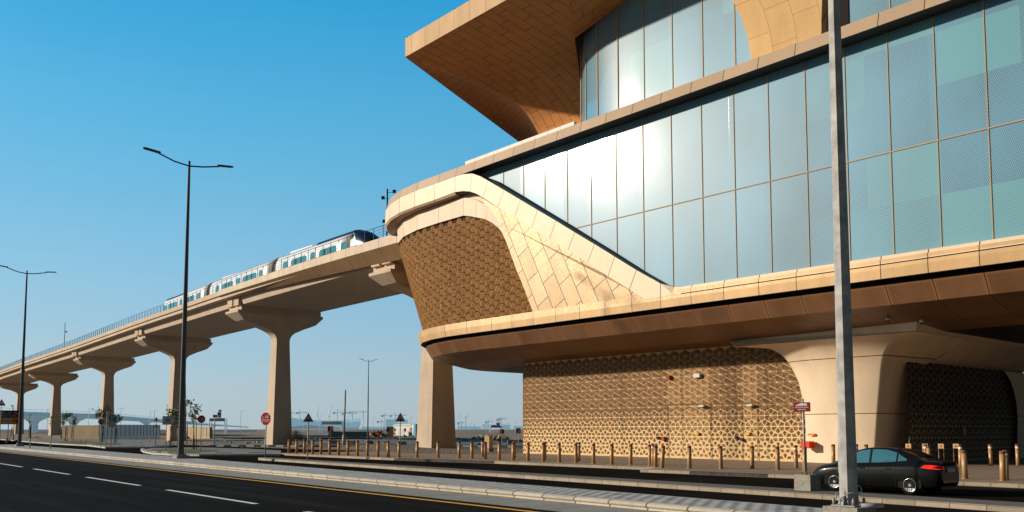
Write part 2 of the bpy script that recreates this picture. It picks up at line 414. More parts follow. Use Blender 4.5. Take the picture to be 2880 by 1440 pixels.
# ------------------------------------------------------------------ ground, roads, kerbs
def frange(a, b, st):
    n = max(1, int(round((b-a)/st))); return [a+(b-a)*i/n for i in range(n+1)]
def strip(mb, f0, f1, z0, z1, us, mi=0):
    """ruled strip between w=f0(u) at z0 and w=f1(u) at z1"""
    G = [[L(u, f0(u), z0), L(u, f1(u), z1)] for u in us]
    w = abs(f0(us[0])-f1(us[0]))+abs(z0-z1)
    mb.grid(G, [[(u, 0), (u, w)] for u in us], mi, sm=False)
def poly_px(mb, pts, z, mi=0, skirt=0.0, skmi=None):
    P = [pz(x, y, z) for x, y in pts]
    mb.face(P, [loc(p)[:2] for p in P], mi)
    if skirt:
        t = 0
        for i in range(len(P)):
            a, b = P[i], P[(i+1) % len(P)]; l = (b-a).length
            mb.face([a, b, b-Vector((0, 0, skirt)), a-Vector((0, 0, skirt))], [(t, skirt), (t+l, skirt), (t+l, 0), (t, 0)], mi if skmi is None else skmi); t += l

mb = MB()
def hgt(u, w):
    d = math.hypot(u+20, w-20)
    k = min(1, max(0, (d-60)/60)) if w < 12 else 0
    return -.07 + k*(.25+.22*math.sin(u*.11+math.cos(w*.07)*2)+.16*math.sin(w*.23+u*.05)+.1*math.sin(u*.41+1)*math.sin(w*.37))
gu = [-6000, -3000, -1500, -900, -600]+frange(-450, 60, 4)+[100, 200, 400, 900, 3000]
gw = [-6000, -3000, -1500, -900, -600, -450, -380]+frange(-300, 12, 4)+[16, 60, 200, 600, 2000]
G = [[L(u, w, hgt(u, w) if -460 < u < 40 and -310 < w < 12 else (.15 if (u <= -450 or w <= -310) and w < 12 and u < 200 else -.07)) for w in gw] for u in gu]
mb.grid(G, [[(u, w) for w in gw] for u in gu], sm=True)
struct('desert_ground', mb, 'sand')

yel = lambda u: 31.2+.035*u
gut = lambda u: 30.72+.033*u
k1f = lambda u: 28.98+.034*u
m1b = lambda u: 25.3+.055*u if u > -40 else 25.3-.055*40+.03*(u+40)
m2f = lambda u: 21.4+.045*u
m2k = lambda u: 20.2+.036*u
def lerp_pts(P):
    def f(u):
        if u <= P[0][0]: return P[0][1]
        for (a, b), (c, d) in zip(P, P[1:]):
            if u <= c: return b+(d-b)*(u-a)/(c-a)
        return P[-1][1]
    return f
k3 = lerp_pts([(-14, 15.0), (3.4, 14.6), (3.6, 14.45), (12.2, 13.1), (24.6, 12.5), (25.2, 14.6), (30, 14.2), (40, 13.3), (60, 13.0), (90, 13.0)])
us = frange(-320, 110, 5)
mb = MB(); strip(mb, lambda u: 70+.03*u, gut, .0, .0, us); struct('road', mb, 'asphalt')
mb = MB()
strip(mb, lambda u: m1b(u)+.0, lambda u: 3.0 if u < -14 else (6.0 if u < 0 else 9), -.004, -.004, frange(-320, -18, 5)+frange(-14, 110, 4))
struct('service_road', mb, 'asphalt_old')
mb = MB(); strip(mb, gut, k1f, .004, .025, us); struct('gutter_apron', mb, 'gutter_stone')
mb = MB()
prof = [(0, .0), (-.045, .05), (-.05, .08), (.015, .10), (.035, .14), (.0, .185), (-.09, .215), (-.22, .22), (-.32, .19), (-.36, .15)]
G = [[L(u, k1f(u)+o, z+.02) for o, z in prof] for u in us]; acc = [0]
for (a, b), (c, d) in zip(prof, prof[1:]): acc.append(acc[-1]+math.hypot(a-c, b-d))
mb.grid(G, [[(u, t) for t in acc] for u in us], sm=True)
struct('median_kerb', mb, 'kerb_stone')
mb = MB(); strip(mb, lambda u: k1f(u)-.35, lambda u: m1b(u)+.12, .172, .172, us)
strip(mb, lambda u: m1b(u)+.12, m1b, .172, .168, us); strip(mb, m1b, m1b, .168, -.02, us)
struct('median_paving', mb, 'median_paver')
u2 = [-4.2, -3.9, -3.2]+frange(-2, 110, 4)
mk = lambda u: (m2f(u)+m2k(u))/2+(m2f(u)-m2k(u))/2*min(1, math.sqrt(max(0, (u+4.2)/1.4)))
ml = lambda u: (m2f(u)+m2k(u))/2-(m2f(u)-m2k(u))/2*min(1, math.sqrt(max(0, (u+4.2)/1.4)))
mb = MB(); ins = lambda f, s, d: (lambda u: f(u)-s*min(d, abs(mk(u)-ml(u))/2.2))
strip(mb, mk, ins(mk, 1, .02), -.01, .12, u2, 0); strip(mb, ins(mk, 1, .02), ins(mk, 1, .05), .12, .15, u2, 0); strip(mb, ins(mk, 1, .05), ins(mk, 1, .17), .15, .152, u2, 0)
strip(mb, ins(mk, 1, .17), ins(ml, -1, .15), .152, .152, u2, 1); strip(mb, ins(ml, -1, .15), ml, .152, .15, u2, 0); strip(mb, ml, ml, .15, -.01, u2, 0)
struct('narrow_median', mb, ['kerb_weathered', 'median_small'])
# station pavement
u3 = [-14]+frange(-12, 3.4, 2)+[3.6]+frange(4, 12.2, 1.6)+frange(14, 24.6, 2)+[25.2]+frange(26, 60, 2)+[75, 95]
mb = MB()
for a, b in zip(u3, u3[1:]):
    mi = 1 if (3.5 < a < 12.1 or 27.5 < a < 31) else 0
    for (o0, z0, o1, z1) in ((0, -.01, -.02, .13), (-.02, .13, -.06, .15), (-.06, .15, -.17, .153)):
        mb.face([L(a, k3(a)+o0, z0), L(b, k3(b)+o0, z0), L(b, k3(b)+o1, z1), L(a, k3(a)+o1, z1)], [(a, z0), (b, z0), (b, z1), (a, z1)], mi)
struct('pavement_kerb', mb, ['kerb_weathered', 'kerb_black'])
mb = MB(); strip(mb, lambda u: k3(u)-.17, lambda u: -30 if u > 27.6 else (-1 if u > -1 else 4.0), .153, .153, [x for x in u3 if x < -1]+[-1]+[x for x in u3 if x > -1 and x < 27.6]+[27.7]+[x for x in u3 if x > 27.7])
struct('station_pavement', mb, 'walk_paver')

# pavement tip, grass islands and the far lane, read from the ground plane
mb = MB()
tip = [(396, 1264), (404, 1269), (430, 1273.5), (480, 1276.5), (560, 1278), (644, 1277.5), (790, 1277), (790, 1267), (700, 1262), (560, 1258), (430, 1260)]
poly_px(mb, tip, .14, 0, .15, 1); struct('island_paving', mb, ['far_paver', 'kerb_white'])
mb = MB(); poly_px(mb, [(428, 1265), (440, 1270), (500, 1272), (560, 1271), (620, 1267), (560, 1262.5), (480, 1261.5)], .165); tag(mb.build('grass', 'grass_green'), 'patch of dry green grass on the kerbed island right of the lamp post', 'grass')['kind'] = 'stuff'
mb = MB()
isl = [(0, 1235), (60, 1240), (150, 1247), (245, 1251.5), (296, 1257.5), (420, 1257), (473, 1253), (520, 1249), (440, 1242), (360, 1236), (250, 1234), (100, 1228), (0, 1226)]
poly_px(mb, isl, .14, 0, .15, 1); struct('corner_island', mb, ['far_paver', 'kerb_white'])
mb = MB(); poly_px(mb, [(150, 1243), (200, 1247), (270, 1250), (330, 1250), (345, 1247.5), (280, 1243.5), (215, 1241)], .165); o = tag(mb.build('grass', 'grass_green'), 'strip of grass on the corner island under the roundabout sign', 'grass'); o['kind'] = 'stuff'
def painted_kerb(pts, z=.15, n=14, name='painted_kerb', first=0, h=.14, wid=.3):
    mb = MB(); P = [pz(x, y, 0) for x, y in pts]
    seg = [0]
    for a, b in zip(P, P[1:]): seg.append(seg[-1]+(b-a).length)
    def at(t):
        for i in range(len(P)-1):
            if t <= seg[i+1]+1e-6: return P[i].lerp(P[i+1], (t-seg[i])/max(1e-6, seg[i+1]-seg[i]))
        return P[-1]
    for k in range(n):
        a, b = at(seg[-1]*k/n), at(seg[-1]*(k+1)/n); d = (b-a); nrm = Vector((-d.y, d.x, 0)).normalized()*wid
        if nrm.y < 0: nrm = -nrm
        mb.prism([a, a+Vector((0, 0, h)), a+Vector((0, 0, h+.015))+nrm*.3, a+nrm+Vector((0, 0, h+.015)), a+nrm], d, (k+first) % 2)
    return struct(name, mb, ['kerb_white', 'kerb_black'])
painted_kerb([(245, 1252.5), (296, 1259.3), (425, 1257.8), (473, 1254)], n=17, h=.16)
painted_kerb([(396, 1266), (404, 1270.5), (430, 1275.3), (480, 1278.2), (560, 1279.5), (644, 1279), (790, 1278)], n=21, h=.16)
painted_kerb([(588, 1256.5), (700, 1257), (845, 1257.8), (960, 1258), (1068, 1258.2)], n=22, h=.2, first=1)
painted_kerb([(1282, 1258), (1470, 1259)], n=9, h=.18, first=1)
mb = MB(); poly_px(mb, [(600, 1255), (1500, 1256), (1500, 1243), (1280, 1243), (600, 1241)], .0)
poly_px(mb, [(588, 1229), (640, 1231), (1120, 1232), (1120, 1229), (640, 1226)], .3)
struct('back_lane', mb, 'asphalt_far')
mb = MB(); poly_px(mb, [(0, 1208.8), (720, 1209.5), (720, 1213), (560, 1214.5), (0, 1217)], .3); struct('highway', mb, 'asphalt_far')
# pebble bed with a low mound by the pier
mb = MB()
def bed(u, w):
    d = math.hypot((u+22)/9, (w+1)/5); return .17+.55*max(0, 1-d)**1.5*(1+.25*math.sin(u*2.1)*math.sin(w*1.7))
bu = frange(-30, -1, .6); bw = frange(-12, 5.5, .6)
mb.grid([[L(u, w+.5*math.sin(u*.6), bed(u, w)) for w in bw] for u in bu], sm=True)
o = tag(mb.build('gravel', 'pebbles'), 'bed of beige pebbles heaped around the foot of the nearest viaduct pier', 'gravel'); o['kind'] = 'stuff'
# markings
mb = MB()
strip(mb, lambda u: yel(u)+.10, lambda u: yel(u)-.10, .006, .006, us); struct('road_edge_line', mb, 'yellow_paint')
mb = MB()
for k in range(-12, 9):
    a = 1.8+10.55*k; f = lambda u: 36.07+.024*u
    strip(mb, lambda u: f(u)+.09, lambda u: f(u)-.09, .006, .006, [a, a+7.5])
struct('lane_markings', mb, 'white_paint')
#PART3

# ------------------------------------------------------------------ the metro station
st = thing('metro_station', 'gold and glass metro station with sweeping ribbon band and stone canopy', 'station', L(10, -10, 0), local=False)
PP = 2.33
_T = {}
def railtab(u0, Ln, w0, wc=-12.0):
    key = (round(u0, 3), round(Ln, 3), round(w0, 3))
    if key in _T: return _T[key]
    N = 300; w = w0; tab = [(u0, w0)]; du = Ln/N
    for i in range(N):
        s = min(.9995, ((i+.5)/N)**1.5); w -= s/math.sqrt(1-s*s)*du; tab.append((u0-(i+1)*du, w))
    _T[key] = tab; return tab
def railw(u, u0, Ln, w0):
    if u >= u0: return w0
    tab = railtab(u0, Ln, w0); i = min(len(tab)-2, int((u0-u)/Ln*300)); a, b = tab[i], tab[i+1]
    return a[1]+(b[1]-a[1])*min(1, max(0, (a[0]-u)/(a[0]-b[0])))
def rail(w0, z, u0, Ln=14.4, uR=73.0, us=1.0, N=9, seam=2.88, P=PP, fine=1, back=True):
    """list of (point, uvx) from far right to the nose tip and on to the middle of the end"""
    k = int((us-seam)//P)+1; out = []
    u_s = seam+P*k; kk = int((uR-seam)//P)
    for i in range(kk, k-1, -1): out.append((L(seam+P*i, w0, z), seam+P*i))
    uE = u0-Ln; n = N*fine
    for i in range(1, n+1):
        u = u_s-(u_s-uE)*math.sin(math.pi/2*i/n); out.append((L(u, railw(u, u0, Ln, w0), z), u_s-P*i/fine))
    if back: out.append((L(uE, -14, z), u_s-P*(N+2)))
    return out
def ring(mb, rails, mi=0, sm=False):
    vs = [0]
    for a, b in zip(rails, rails[1:]): vs.append(vs[-1]+(a[0][0]-b[0][0]).length)
    n = len(rails[0])
    if not sm:
        for j in range(len(rails)-1):
            for i in range(n-1):
                q = [rails[j][i], rails[j][i+1], rails[j+1][i+1], rails[j+1][i]]
                mb.face([x[0] for x in q], [(x[1], v) for x, v in zip(q, (vs[j], vs[j], vs[j+1], vs[j+1]))], mi)
    else:
        mb.grid([[x[0] for x in r] for r in rails], [[(x[1], vs[j]) for x in r] for j, r in enumerate(rails)], mi)

kw = dict()
fold = rail(4.7, 8.29, .3); fold2 = rail(2.2, 7.62, .3, 12.2); inner = rail(-1.0, 7.38, .3, 9.0)
btop = rail(5.27, 9.25, .1)
mb = MB(); ring(mb, [btop, fold]); mb.build('lower_fascia', 'brown_panel', st)
mb = MB(); ring(mb, [fold, fold2])
ring(mb, [fold2, inner])
P0 = [x[0] for x in inner]; mb.face(P0+[L(73, -14, 7.38)], [(0, 0)]*(len(P0)+1))
mb.face([L(-11.9, -14, 7.62), L(73, -14, 7.38), L(73, -26, 7.38), L(-11.9, -26, 7.62)])
mb.build('soffit', 'brown_soffit', st)
mb = MB(); g1 = rail(5.0, 9.2, 0); g2 = rail(5.0, 9.52, 0); ring(mb, [g1, g2]); ring(mb, [btop, g1]); ring(mb, [g2, rail(5.65, 9.48, -.1)]); mb.build('shadow_gap', 'dark_gap', st)
mb = MB()
ga, gb2, gc = rail(5.65, 9.48, -.1), rail(5.68, 9.98, -.35), rail(5.66, 10.46, -.5)
ring(mb, [ga, gb2, gc]); ring(mb, [gc, rail(5.0, 10.47, -.5)]); mb.build('base_ledge', 'gold_panel', st)

# ---- ribbon band: columns of (upper, lower) points on a gently leaning plane
def lean(px, py):
    w = 6.0
    for _ in range(8):
        u, _w, z = pw(px, py, w); w = 5.70+.055*(z-10.4)
    return (u, w, z)
c1 = lambda x, y: (1060+x/4, 440+y/4)
c2 = lambda x, y: (1060+x/4, 762+y/4)
c3 = lambda x, y: (1600+x/4, 440+y/4)
c4 = lambda x, y: (1600+x/4, 762+y/4)
c6 = lambda x, y: (2236+x/4, 640+y/4)
c7 = lambda x, y: (1600+x/4, y/4)
colsR = [(c1(880, 225), c1(878, 400)), (c1(960, 200), c1(970, 388)), (c1(1072, 190), c1(1048, 393)), (c1(1165, 222), c1(1120, 418)), (c1(1250, 270), c1(1195, 465)), (c1(1430, 375), c1(1360, 570)), (c1(1615, 485), c1(1550, 685)),
    (c1(1808, 600), c1(1740, 803)), (c1(2015, 722), c1(1940, 930)), (c1(2225, 850), c1(2148, 1057)), (c1(2450, 985), c1(2370, 1195)), (c3(515, 1125), c4(0+(-0), 0) if 0 else (1652, 739))]
colsR = colsR[:-1]+[((1672.5, 686), (1652.5, 739)), ((1728.8, 721), (1710, 777)), ((1790, 758.8), (1770, 814)), (c4(930, 82), c4(858, 320)), (c4(1030, 140), c4(1032, 296))]
uvi = [0, .5, 1, 1.5, 2, 3, 4, 5, 6, 7, 8, 9, 10, 11, 11.6, 12]
rib = []
for (a, b), t in zip(colsR, uvi): rib.append((lean(*a), lean(*b), t))
# right-hand run along the ledge
for k, (uu, zt) in enumerate(((20.2, 10.70), (20.8, 10.64))): rib.append(((uu, 5.56, zt), (uu, 5.69, 10.2), 12.3+.3*k))
P1 = [x for x in rib]
mb = MB()
# nose part of the band
nA = rail(6.30, 22.0, -5.1, 14, uR=-2, us=-3.6); nB = rail(6.32, 21.4, -5.2, 14, uR=-2, us=-3.6); nC = rail(6.22, 20.78, -5.3, 14, uR=-2, us=-3.6)
def nose_rails(w0, z, u0, Ln=14, us=-3.0, N=10, fine=1, P=2.2):
    uE = u0-Ln; out = [(L(us, w0, z), 0)]
    for i in range(1, N*fine+1):
        u = us-(us-uE)*math.sin(math.pi/2*i/(N*fine)); out.append((L(u, railw(u, u0, Ln, w0), z), -P*i/fine))
    out.append((L(uE, -14, z), -P*(N+2))); return out
usN = rib[0][0][0]
r1, r3 = nose_rails(6.34, 22.0, -5.1, us=usN), nose_rails(6.27, 20.70, -5.3, us=usN)
r1[0] = (L(*rib[0][0]), 0); r3[0] = (L(*rib[0][1]), 0)
ring(mb, [r1, r3])
G = []; UV = []
for a, b, t in rib:
    G.append([L(*a), L(*b)]); UV.append([(t*2.2, 0), (t*2.2, 1.4)])
for i in range(len(G)-1):
    mb.face([G[i][0], G[i+1][0], G[i+1][1], G[i][1]], [UV[i][0], UV[i+1][0], UV[i+1][1], UV[i][1]])
# straight cream row on to the right
uu = 21.55-.36
xs = [20.8]+[21.52+PP*k for k in range(0, 23)]
for a, b in zip(xs, xs[1:]):
    mb.face([L(a, 5.69, 10.2), L(b, 5.69, 10.2), L(b, 5.56, 10.64), L(a, 5.56, 10.64)], [(12*2.2+(a-19.2)/PP*2.2*1.0, 0), (12*2.2+(b-19.2)/PP*2.2, 0), (12*2.2+(b-19.2)/PP*2.2, .4), (12*2.2+(a-19.2)/PP*2.2, .4)])
    mb.face([L(a, 5.56, 10.64), L(b, 5.56, 10.64), L(b, 5.1, 10.66), L(a, 5.1, 10.66)], [(.5, .5)]*4)
mb.build('ribbon_band', 'cream_panel', st)
mb = MB()   # joint line under the cream row, and reveals
for a, b in zip(xs, xs[1:]): mb.face([L(a, 5.70, 10.185), L(b, 5.70, 10.185), L(b, 5.70, 10.215), L(a, 5.70, 10.215)])
mb.build('joint', 'dark_gap', st)
mb = MB()
for i in range(len(rib)-1):
    a, b = rib[i][0], rib[i+1][0]
    mb.face([L(*a), L(*b), L(b[0], 5.16, b[2]), L(a[0], 5.16, a[2])])
mb.build('band_reveal', 'reveal', st)
mb = MB()   # lip turned in under the band
for i in range(5):
    a, b = rib[i][1], rib[i+1][1]; k0 = max(0, 1-i/5); k1 = max(0, 1-(i+1)/5)
    a2 = (a[0]-.05, a[1]-.12*(k0+.3), a[2]-.16*k0-.02); b2 = (b[0]-.05, b[1]-.12*(k1+.3), b[2]-.16*k1-.02)
    mb.face([L(*a), L(*b), L(*b2), L(*a2)], mi=0)
    mb.face([L(*a2), L(*b2), L(b2[0], 5.42, b2[2]+.05), L(a2[0], 5.42, a2[2]+.05)], mi=1)
l0 = nose_rails(6.27, 20.70, -5.3, us=usN); l1 = nose_rails(6.12, 20.56, -5.25, us=usN); l2 = nose_rails(5.35, 20.5, -4.5, us=usN)
l0[0] = (L(*rib[0][1]), 0); a = rib[0][1]; l1[0] = (L(a[0]-.05, a[1]-.156, a[2]-.18), 0)
ring(mb, [l0, l1], 0); ring(mb, [l1, l2], 1)
mb.build('band_lip', ['ring_panel', 'brown_soffit'], st)

# ---- ring frame around the hexagon screen
WR = 5.62
ringpx = [(c1(975, 462), c1(970, 665)), (c1(1050, 465), c1(1040, 670)), (c1(1125, 488), c1(1115, 685)), (c1(1195, 528), c1(1170, 693)), (c1(1252, 578), c1(1225, 708)), (c1(1310, 645), c1(1300, 748)), (c1(1365, 735), c1(1362, 800)), (c1(1412, 862), c1(1415, 872))]
rp = [(pw(*a, WR-.02), pw(*b, WR)) for a, b in ringpx]
mb = MB(); uS = rp[0][1][0]
t0 = nose_rails(5.45, 20.56, -4.5, us=uS, N=8, P=2.3); t1 = nose_rails(5.62, 18.96, -4.1, us=uS, N=8, P=2.3)
t0[0] = (L(*rp[0][0]), 0); t1[0] = (L(*rp[0][1]), 0)
t2 = [(p-Vector((0, 0, .0))-W*.2, q) for p, q in t1]
ring(mb, [t0, t1]); ring(mb, [t1, t2])
for i in range(len(rp)-1):
    a, b = rp[i], rp[i+1]
    mb.face([L(*a[0]), L(*b[0]), L(*b[1]), L(*a[1])], [(i*1.15, 0), ((i+1)*1.15, 0), ((i+1)*1.15, 1), (i*1.15, 1)])
    mb.face([L(*a[1]), L(*b[1]), L(b[1][0], 5.35, b[1][2]), L(a[1][0], 5.35, a[1][2])], [(.5, 0)]*4)
q_ = [(-3, 19.3), (-3, 20.9), (0, 20.95), (2.0, 19.95), (4, 18.75), (6, 17.5), (4, 17.3), (1, 18.9)]
mb.face([L(u, 5.50, z) for u, z in q_], [(.5+u*.01, .5) for u, z in q_])
mb.build('screen_frame', 'ring_panel', st)

# ---- skewed panels between screen and band
WS = 5.60
bd = [c1(1415, 872), c1(1470, 1000), c1(1530, 1165), c1(1575, 1288), c2(1660, 210), c2(1757, 440)]
bdp = [pw(*p, WS) for p in bd]
top = [rib[i][1] for i in range(3, 15)]
outer = [pw(*a, WS) for a, b in ringpx[3:-1]]
poly = [(x[0], x[2]) for x in bdp]; poly[-1] = (bdp[-1][0], 10.40)
poly += [(18.2, 10.40)]+[(x[0]+.03, x[2]+.03) for x in reversed(top)]
poly += [(x[0], x[2]) for x in outer]
A1, A2 = pw(*c1(1380, 600), WS), pw(*c2(1815, 430), WS)
sa = Vector((A2[0]-A1[0], A2[2]-A1[2])).normalized()
J1, J2 = pw(*c1(1495, 890), WS), pw(*c1(1590, 785), WS)
sj = Vector((J2[0]-J1[0], J2[2]-J1[2])).normalized()
det = sa.x*sj.y-sa.y*sj.x
def skuv(u, z):
    u -= A2[0]; z -= A2[2]
    al = (u*sj.y-z*sj.x)/det; ac = (sa.x*z-sa.y*u)/det
    return (al+20, ac+20*1.29)
mb = MB(); mb.face([L(u, WS, z) for u, z in poly], [skuv(u, z) for u, z in poly])
for i in range(len(bdp)-1):
    a, b = bdp[i], bdp[i+1]; mb.face([L(*a), L(*b), L(b[0], 5.35, b[2]), L(a[0], 5.35, a[2])], [(.5, .5)]*4)
sk = mb.build('skew_panels', 'skew_panel', st, fix=False)

# ---- hexagon textured screen
zs0, zs1 = 10.42, 20.3
def scr_u0(z): return .1-(z-10.5)/8.5*4.2
def arctab(z, n=260):
    u0 = scr_u0(z); tab = [(9.0, 5.42, 0.0)]; s = 0; pu_, pw_ = 9.0, 5.42
    uE = u0-14.2
    seq = [9-(9-u0)*i/20 for i in range(1, 21)]+[u0-14.2*math.sin(math.pi/2*i/n) for i in range(1, n+1)]
    for u in seq:
        w = railw(u, u0, 14.2, 5.42); s += math.hypot(u-pu_, w-pw_); tab.append((u, w, s)); pu_, pw_ = u, w
    tab.append((uE, -14, s+abs(pw_+14))); return tab
_A = {}
def scr(s, z):
    zk = round(z*8)/8
    if zk not in _A: _A[zk] = arctab(zk)
    tab = _A[zk]; import bisect
    i = bisect.bisect_left([t[2] for t in tab], s) if 0 else None
    lo, hi = 0, len(tab)-1
    while hi-lo > 1:
        m = (lo+hi)//2
        if tab[m][2] < s: lo = m
        else: hi = m
    a, b = tab[lo], tab[hi]; f = (s-a[2])/max(1e-6, b[2]-a[2])
    sh = scr_u0(z)-scr_u0(zk)
    u = a[0]+(b[0]-a[0])*f; w = a[1]+(b[1]-a[1])*f
    if u < scr_u0(zk)+.5: u += sh
    return u, w
def scrP(s, z, off=0.0):
    u, w = scr(s, z); u2, w2 = scr(s+.1, z); t = Vector((u2-u, w2-w)); t = t.normalized() if t.length > 1e-6 else Vector((-1, 0))
    nrm = (-t.y*-1, t.x*-1)   # outward normal in (u,w)
    return L(u+t.y*off, w-t.x*off, z)
ubz = sorted([(x[2], x[0]) for x in bdp+[r[1] for r in rp]])
def ub(z):
    if z >= ubz[-1][0]: return -1.0
    if z <= ubz[0][0]: return ubz[0][1]
    for (a, b), (c, d) in zip(ubz, ubz[1:]):
        if z <= c: return b+(d-b)*(z-a)/(c-a)
mb = MB(); ss = frange(0, 34, .5); zz = frange(zs0, 18.9, .55)
mb.grid([[scrP(max(s, 9-ub(z)-.1 if s < 12 else s), z, -.02) for s in ss] for z in zz], sm=True)
hb = mb.build('textured_screen', 'hex_joint', st)
mb = MB(); cp, rpit = .60, .60; rnd = random.Random(3)
for ci in range(int(33/cp)):
    s = .3+ci*cp
    for ri in range(15):
        z = zs0+.1+ri*rpit+(rpit/2 if ci % 2 else 0)
        if z > 18.72: continue
        u, w = scr(s, z)
        if u > ub(z)+.1: continue
        hw, hh = cp*.60, rpit*.455
        tl = rnd.uniform(-.014, .014); th = rnd.uniform(-.012, .012)
        pts = [(-hw, 0, .01), (-hw*.52, hh, .02+th), (hw*.52, hh, .03+tl), (hw, 0, .035+tl), (hw*.52, -hh, .03-th), (-hw*.52, -hh, .01)]
        rid = [(-hw*.22, hh*.75, .05+th), (hw*.3, -hh*.75, .058+tl)]
        Pm = [scrP(s+a, z+b, .03+c) for a, b, c in pts]; Rm = [scrP(s+a, z+b, .03+c) for a, b, c in rid]
        mb.face([Pm[0], Pm[1], Rm[0], Rm[1], Pm[5]]); mb.face([Rm[0], Pm[2], Pm[3], Pm[4], Rm[1]])
        mb.face([Pm[1], Pm[2], Rm[0]]); mb.face([Pm[4], Pm[5], Rm[1]])
mb.build('hexagon_tiles', 'hex_tile', hb, fix=False)

# ---- glazing
mb = MB(); mb.face([L(-2, 5.2, 10.3), L(73, 5.2, 10.3), L(73, 5.2, 22.1), L(-2, 5.2, 22.1)], [(-2, 10.3), (73, 10.3), (73, 22.1), (-2, 22.1)])
gl = mb.build('lower_glazing', 'facade_glass', st)
mb = MB()
for k in range(-9, 22):
    u = 22.15+2.305*k; mb.ubox(u-.022, u+.022, 5.19, 5.235, 10.5, 22.0)
mb.ubox(0, 73, 5.19, 5.238, 15.855, 15.91)
mb.build('mullions', 'mullion_gold', gl)
gp = [(8.6, -22), (8.6, -3), (8.75, -.5), (9.0, 1.0), (9.5, 2.35), (10.21, 3.36), (11.15, 4.1), (12.05, 4.57), (13.2, 4.9), (14.3, 5.08), (15.5, 5.18), (17.4, 5.2), (22, 5.2), (73, 5.2)]
mb = MB(); s = 0; G = []; UVs = []
for i, (u, w) in enumerate(gp):
    if i: s += math.hypot(u-gp[i-1][0], w-gp[i-1][1])
    G.append([L(u, w, 22.6), L(u, w, 31)]); UVs.append([(s, 22.6), (s, 31)])
mb.grid(G, UVs, sm=True); ug = mb.build('upper_glazing', 'facade_glass', st)
mb = MB()
for u, w in ((10.35, 3.55), (11.75, 4.47), (13.35, 4.95), (15.45, 5.2)): mb.ubox(u-.028, u+.028, w-.02, w+.03, 22.6, 30.9)
for k in range(0, 24):
    u = 17.72+2.31*k; mb.ubox(u-.028, u+.028, 5.19, 5.235, 22.6, 30.9)
mb.tube([L(u, w+.02, 28.27) for u, w in gp[3:]], .03, 4, rot=math.pi/4); mb.build('mullions', 'mullion_gold', ug)

# ---- tan roof ledge
ta = rail(6.3, 22.0, -5.1, 14, us=-4, seam=29.2, P=2.31, N=8); tb = rail(6.1, 22.76, -5.1, 14, us=-4, seam=29.2, P=2.31, N=8)
tc = rail(5.0, 22.78, -5.1, 14, us=-4, seam=29.2, P=2.31, N=8); td = rail(5.15, 22.03, -4.6, 14, us=-4, seam=29.2, P=2.31, N=8)
mb = MB(); ring(mb, [ta, tb]); ring(mb, [tb, tc]); Pt = [x[0] for x in tc]; mb.face(Pt+[L(73, -14, 22.78)]); mb.face([L(-19, -14, 22.78), L(73, -14, 22.78), L(73, -30, 22.78), L(-19, -30, 22.78)])
mb.build('roof_ledge', 'tan_panel', st)
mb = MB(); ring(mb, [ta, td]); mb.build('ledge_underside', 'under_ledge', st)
mb = MB()
for k in range(9): mb.ubox(-1.35+1.385*k+.015, -1.35+1.385*(k+1)-.015, 4.75, 5.0, 22.79, 23.56)
mb.build('roof_parapet', 'parapet_white', st)

# ---- stone canopy
PA = [(10.9, 30.56), (9.95, 30.42), (8.06, 30.10), (7.24, 29.94), (5.37, 29.57), (4.34, 29.34), (3.45, 29.07), (2.52, 28.71), (1.73, 28.31), (.81, 27.72), (.24, 27.18), (-.35, 26.45), (-.8, 25.5), (-1.1, 24.4), (-1.25, 22.7)]
def PAz(w):
    if w >= 10.9: return 30.56+(w-10.9)*.15
    for (a, b), (c, d) in zip(PA, PA[1:]):
        if w >= c: return d+(b-d)*(w-c)/(a-c)
    return 22.7-(-1.25-w)*20
def onS1(px, py):
    lo, hi = -1.3, 12.0
    for _ in range(50):
        m = (lo+hi)/2; z = pw(px, py, m)[2]
        if z > PAz(m): lo = m      # ray above surface -> move outward
        else: hi = m
    return pw(px, py, lo)
ridge = [onS1(*p) for p in ((1140, 160), (1195, 180), (1242, 197), (1312, 222), (1375, 247), (1410, 264), (1435, 277), (1460, 297), (1482, 322), (1500, 350), (1515, 379))]
crease = [onS1(*p) for p in ((1600, 1), (1611, 75), (1626, 175), (1630, 212), (1632, 300), (1634, 340))]
print('ridge', [tuple(round(x, 1) for x in r) for r in ridge]); print('crease', [tuple(round(x, 1) for x in r) for r in crease])
def interp(P, w, slopeout=0):
    P = sorted(P, key=lambda r: -r[1])
    if w >= P[0][1]: return P[0][0]+(w-P[0][1])*slopeout
    for a, b in zip(P, P[1:]):
        if w >= b[1]: return b[0]+(a[0]-b[0])*(w-b[1])/max(1e-6, a[1]-b[1])
    return P[-1][0]
wl = []
for (a, b), (c, d) in zip(PA, PA[1:]):
    for k in range(3): wl.append((a+(c-a)*k/3))
wl.append(-1.25)
so = (crease[0][0]-crease[1][0])/(crease[0][1]-crease[1][1]) if abs(crease[0][1]-crease[1][1]) > .2 else .4
so = max(-.2, min(1.2, so))
mb = MB(); G = []; UVs = []; s = 0; pv = None; R0 = []; C0 = []
for w in wl:
    z = PAz(w)
    if pv: s += math.hypot(w-pv[0], z-pv[1])
    pv = (w, z); a = interp(ridge, w); b = interp(crease, w, so); R0.append((a, w, z)); C0.append((b, w, z))
    G.append([L(a+(b-a)*k/6, w, z) for k in range(7)]); UVs.append([(s, a+(b-a)*k/6) for k in range(7)])
mb.grid(G, UVs, sm=True); mb.build('canopy_vault', 'stone_tile', st)
K = (interp(ridge, 10.9), 10.9); Lb = 27.0
def Bp(t): return (K[0]-.432*Lb*t, K[1]-.902*Lb*t)
mb = MB(); G = []; UVs = []; n = len(R0); s1 = 0
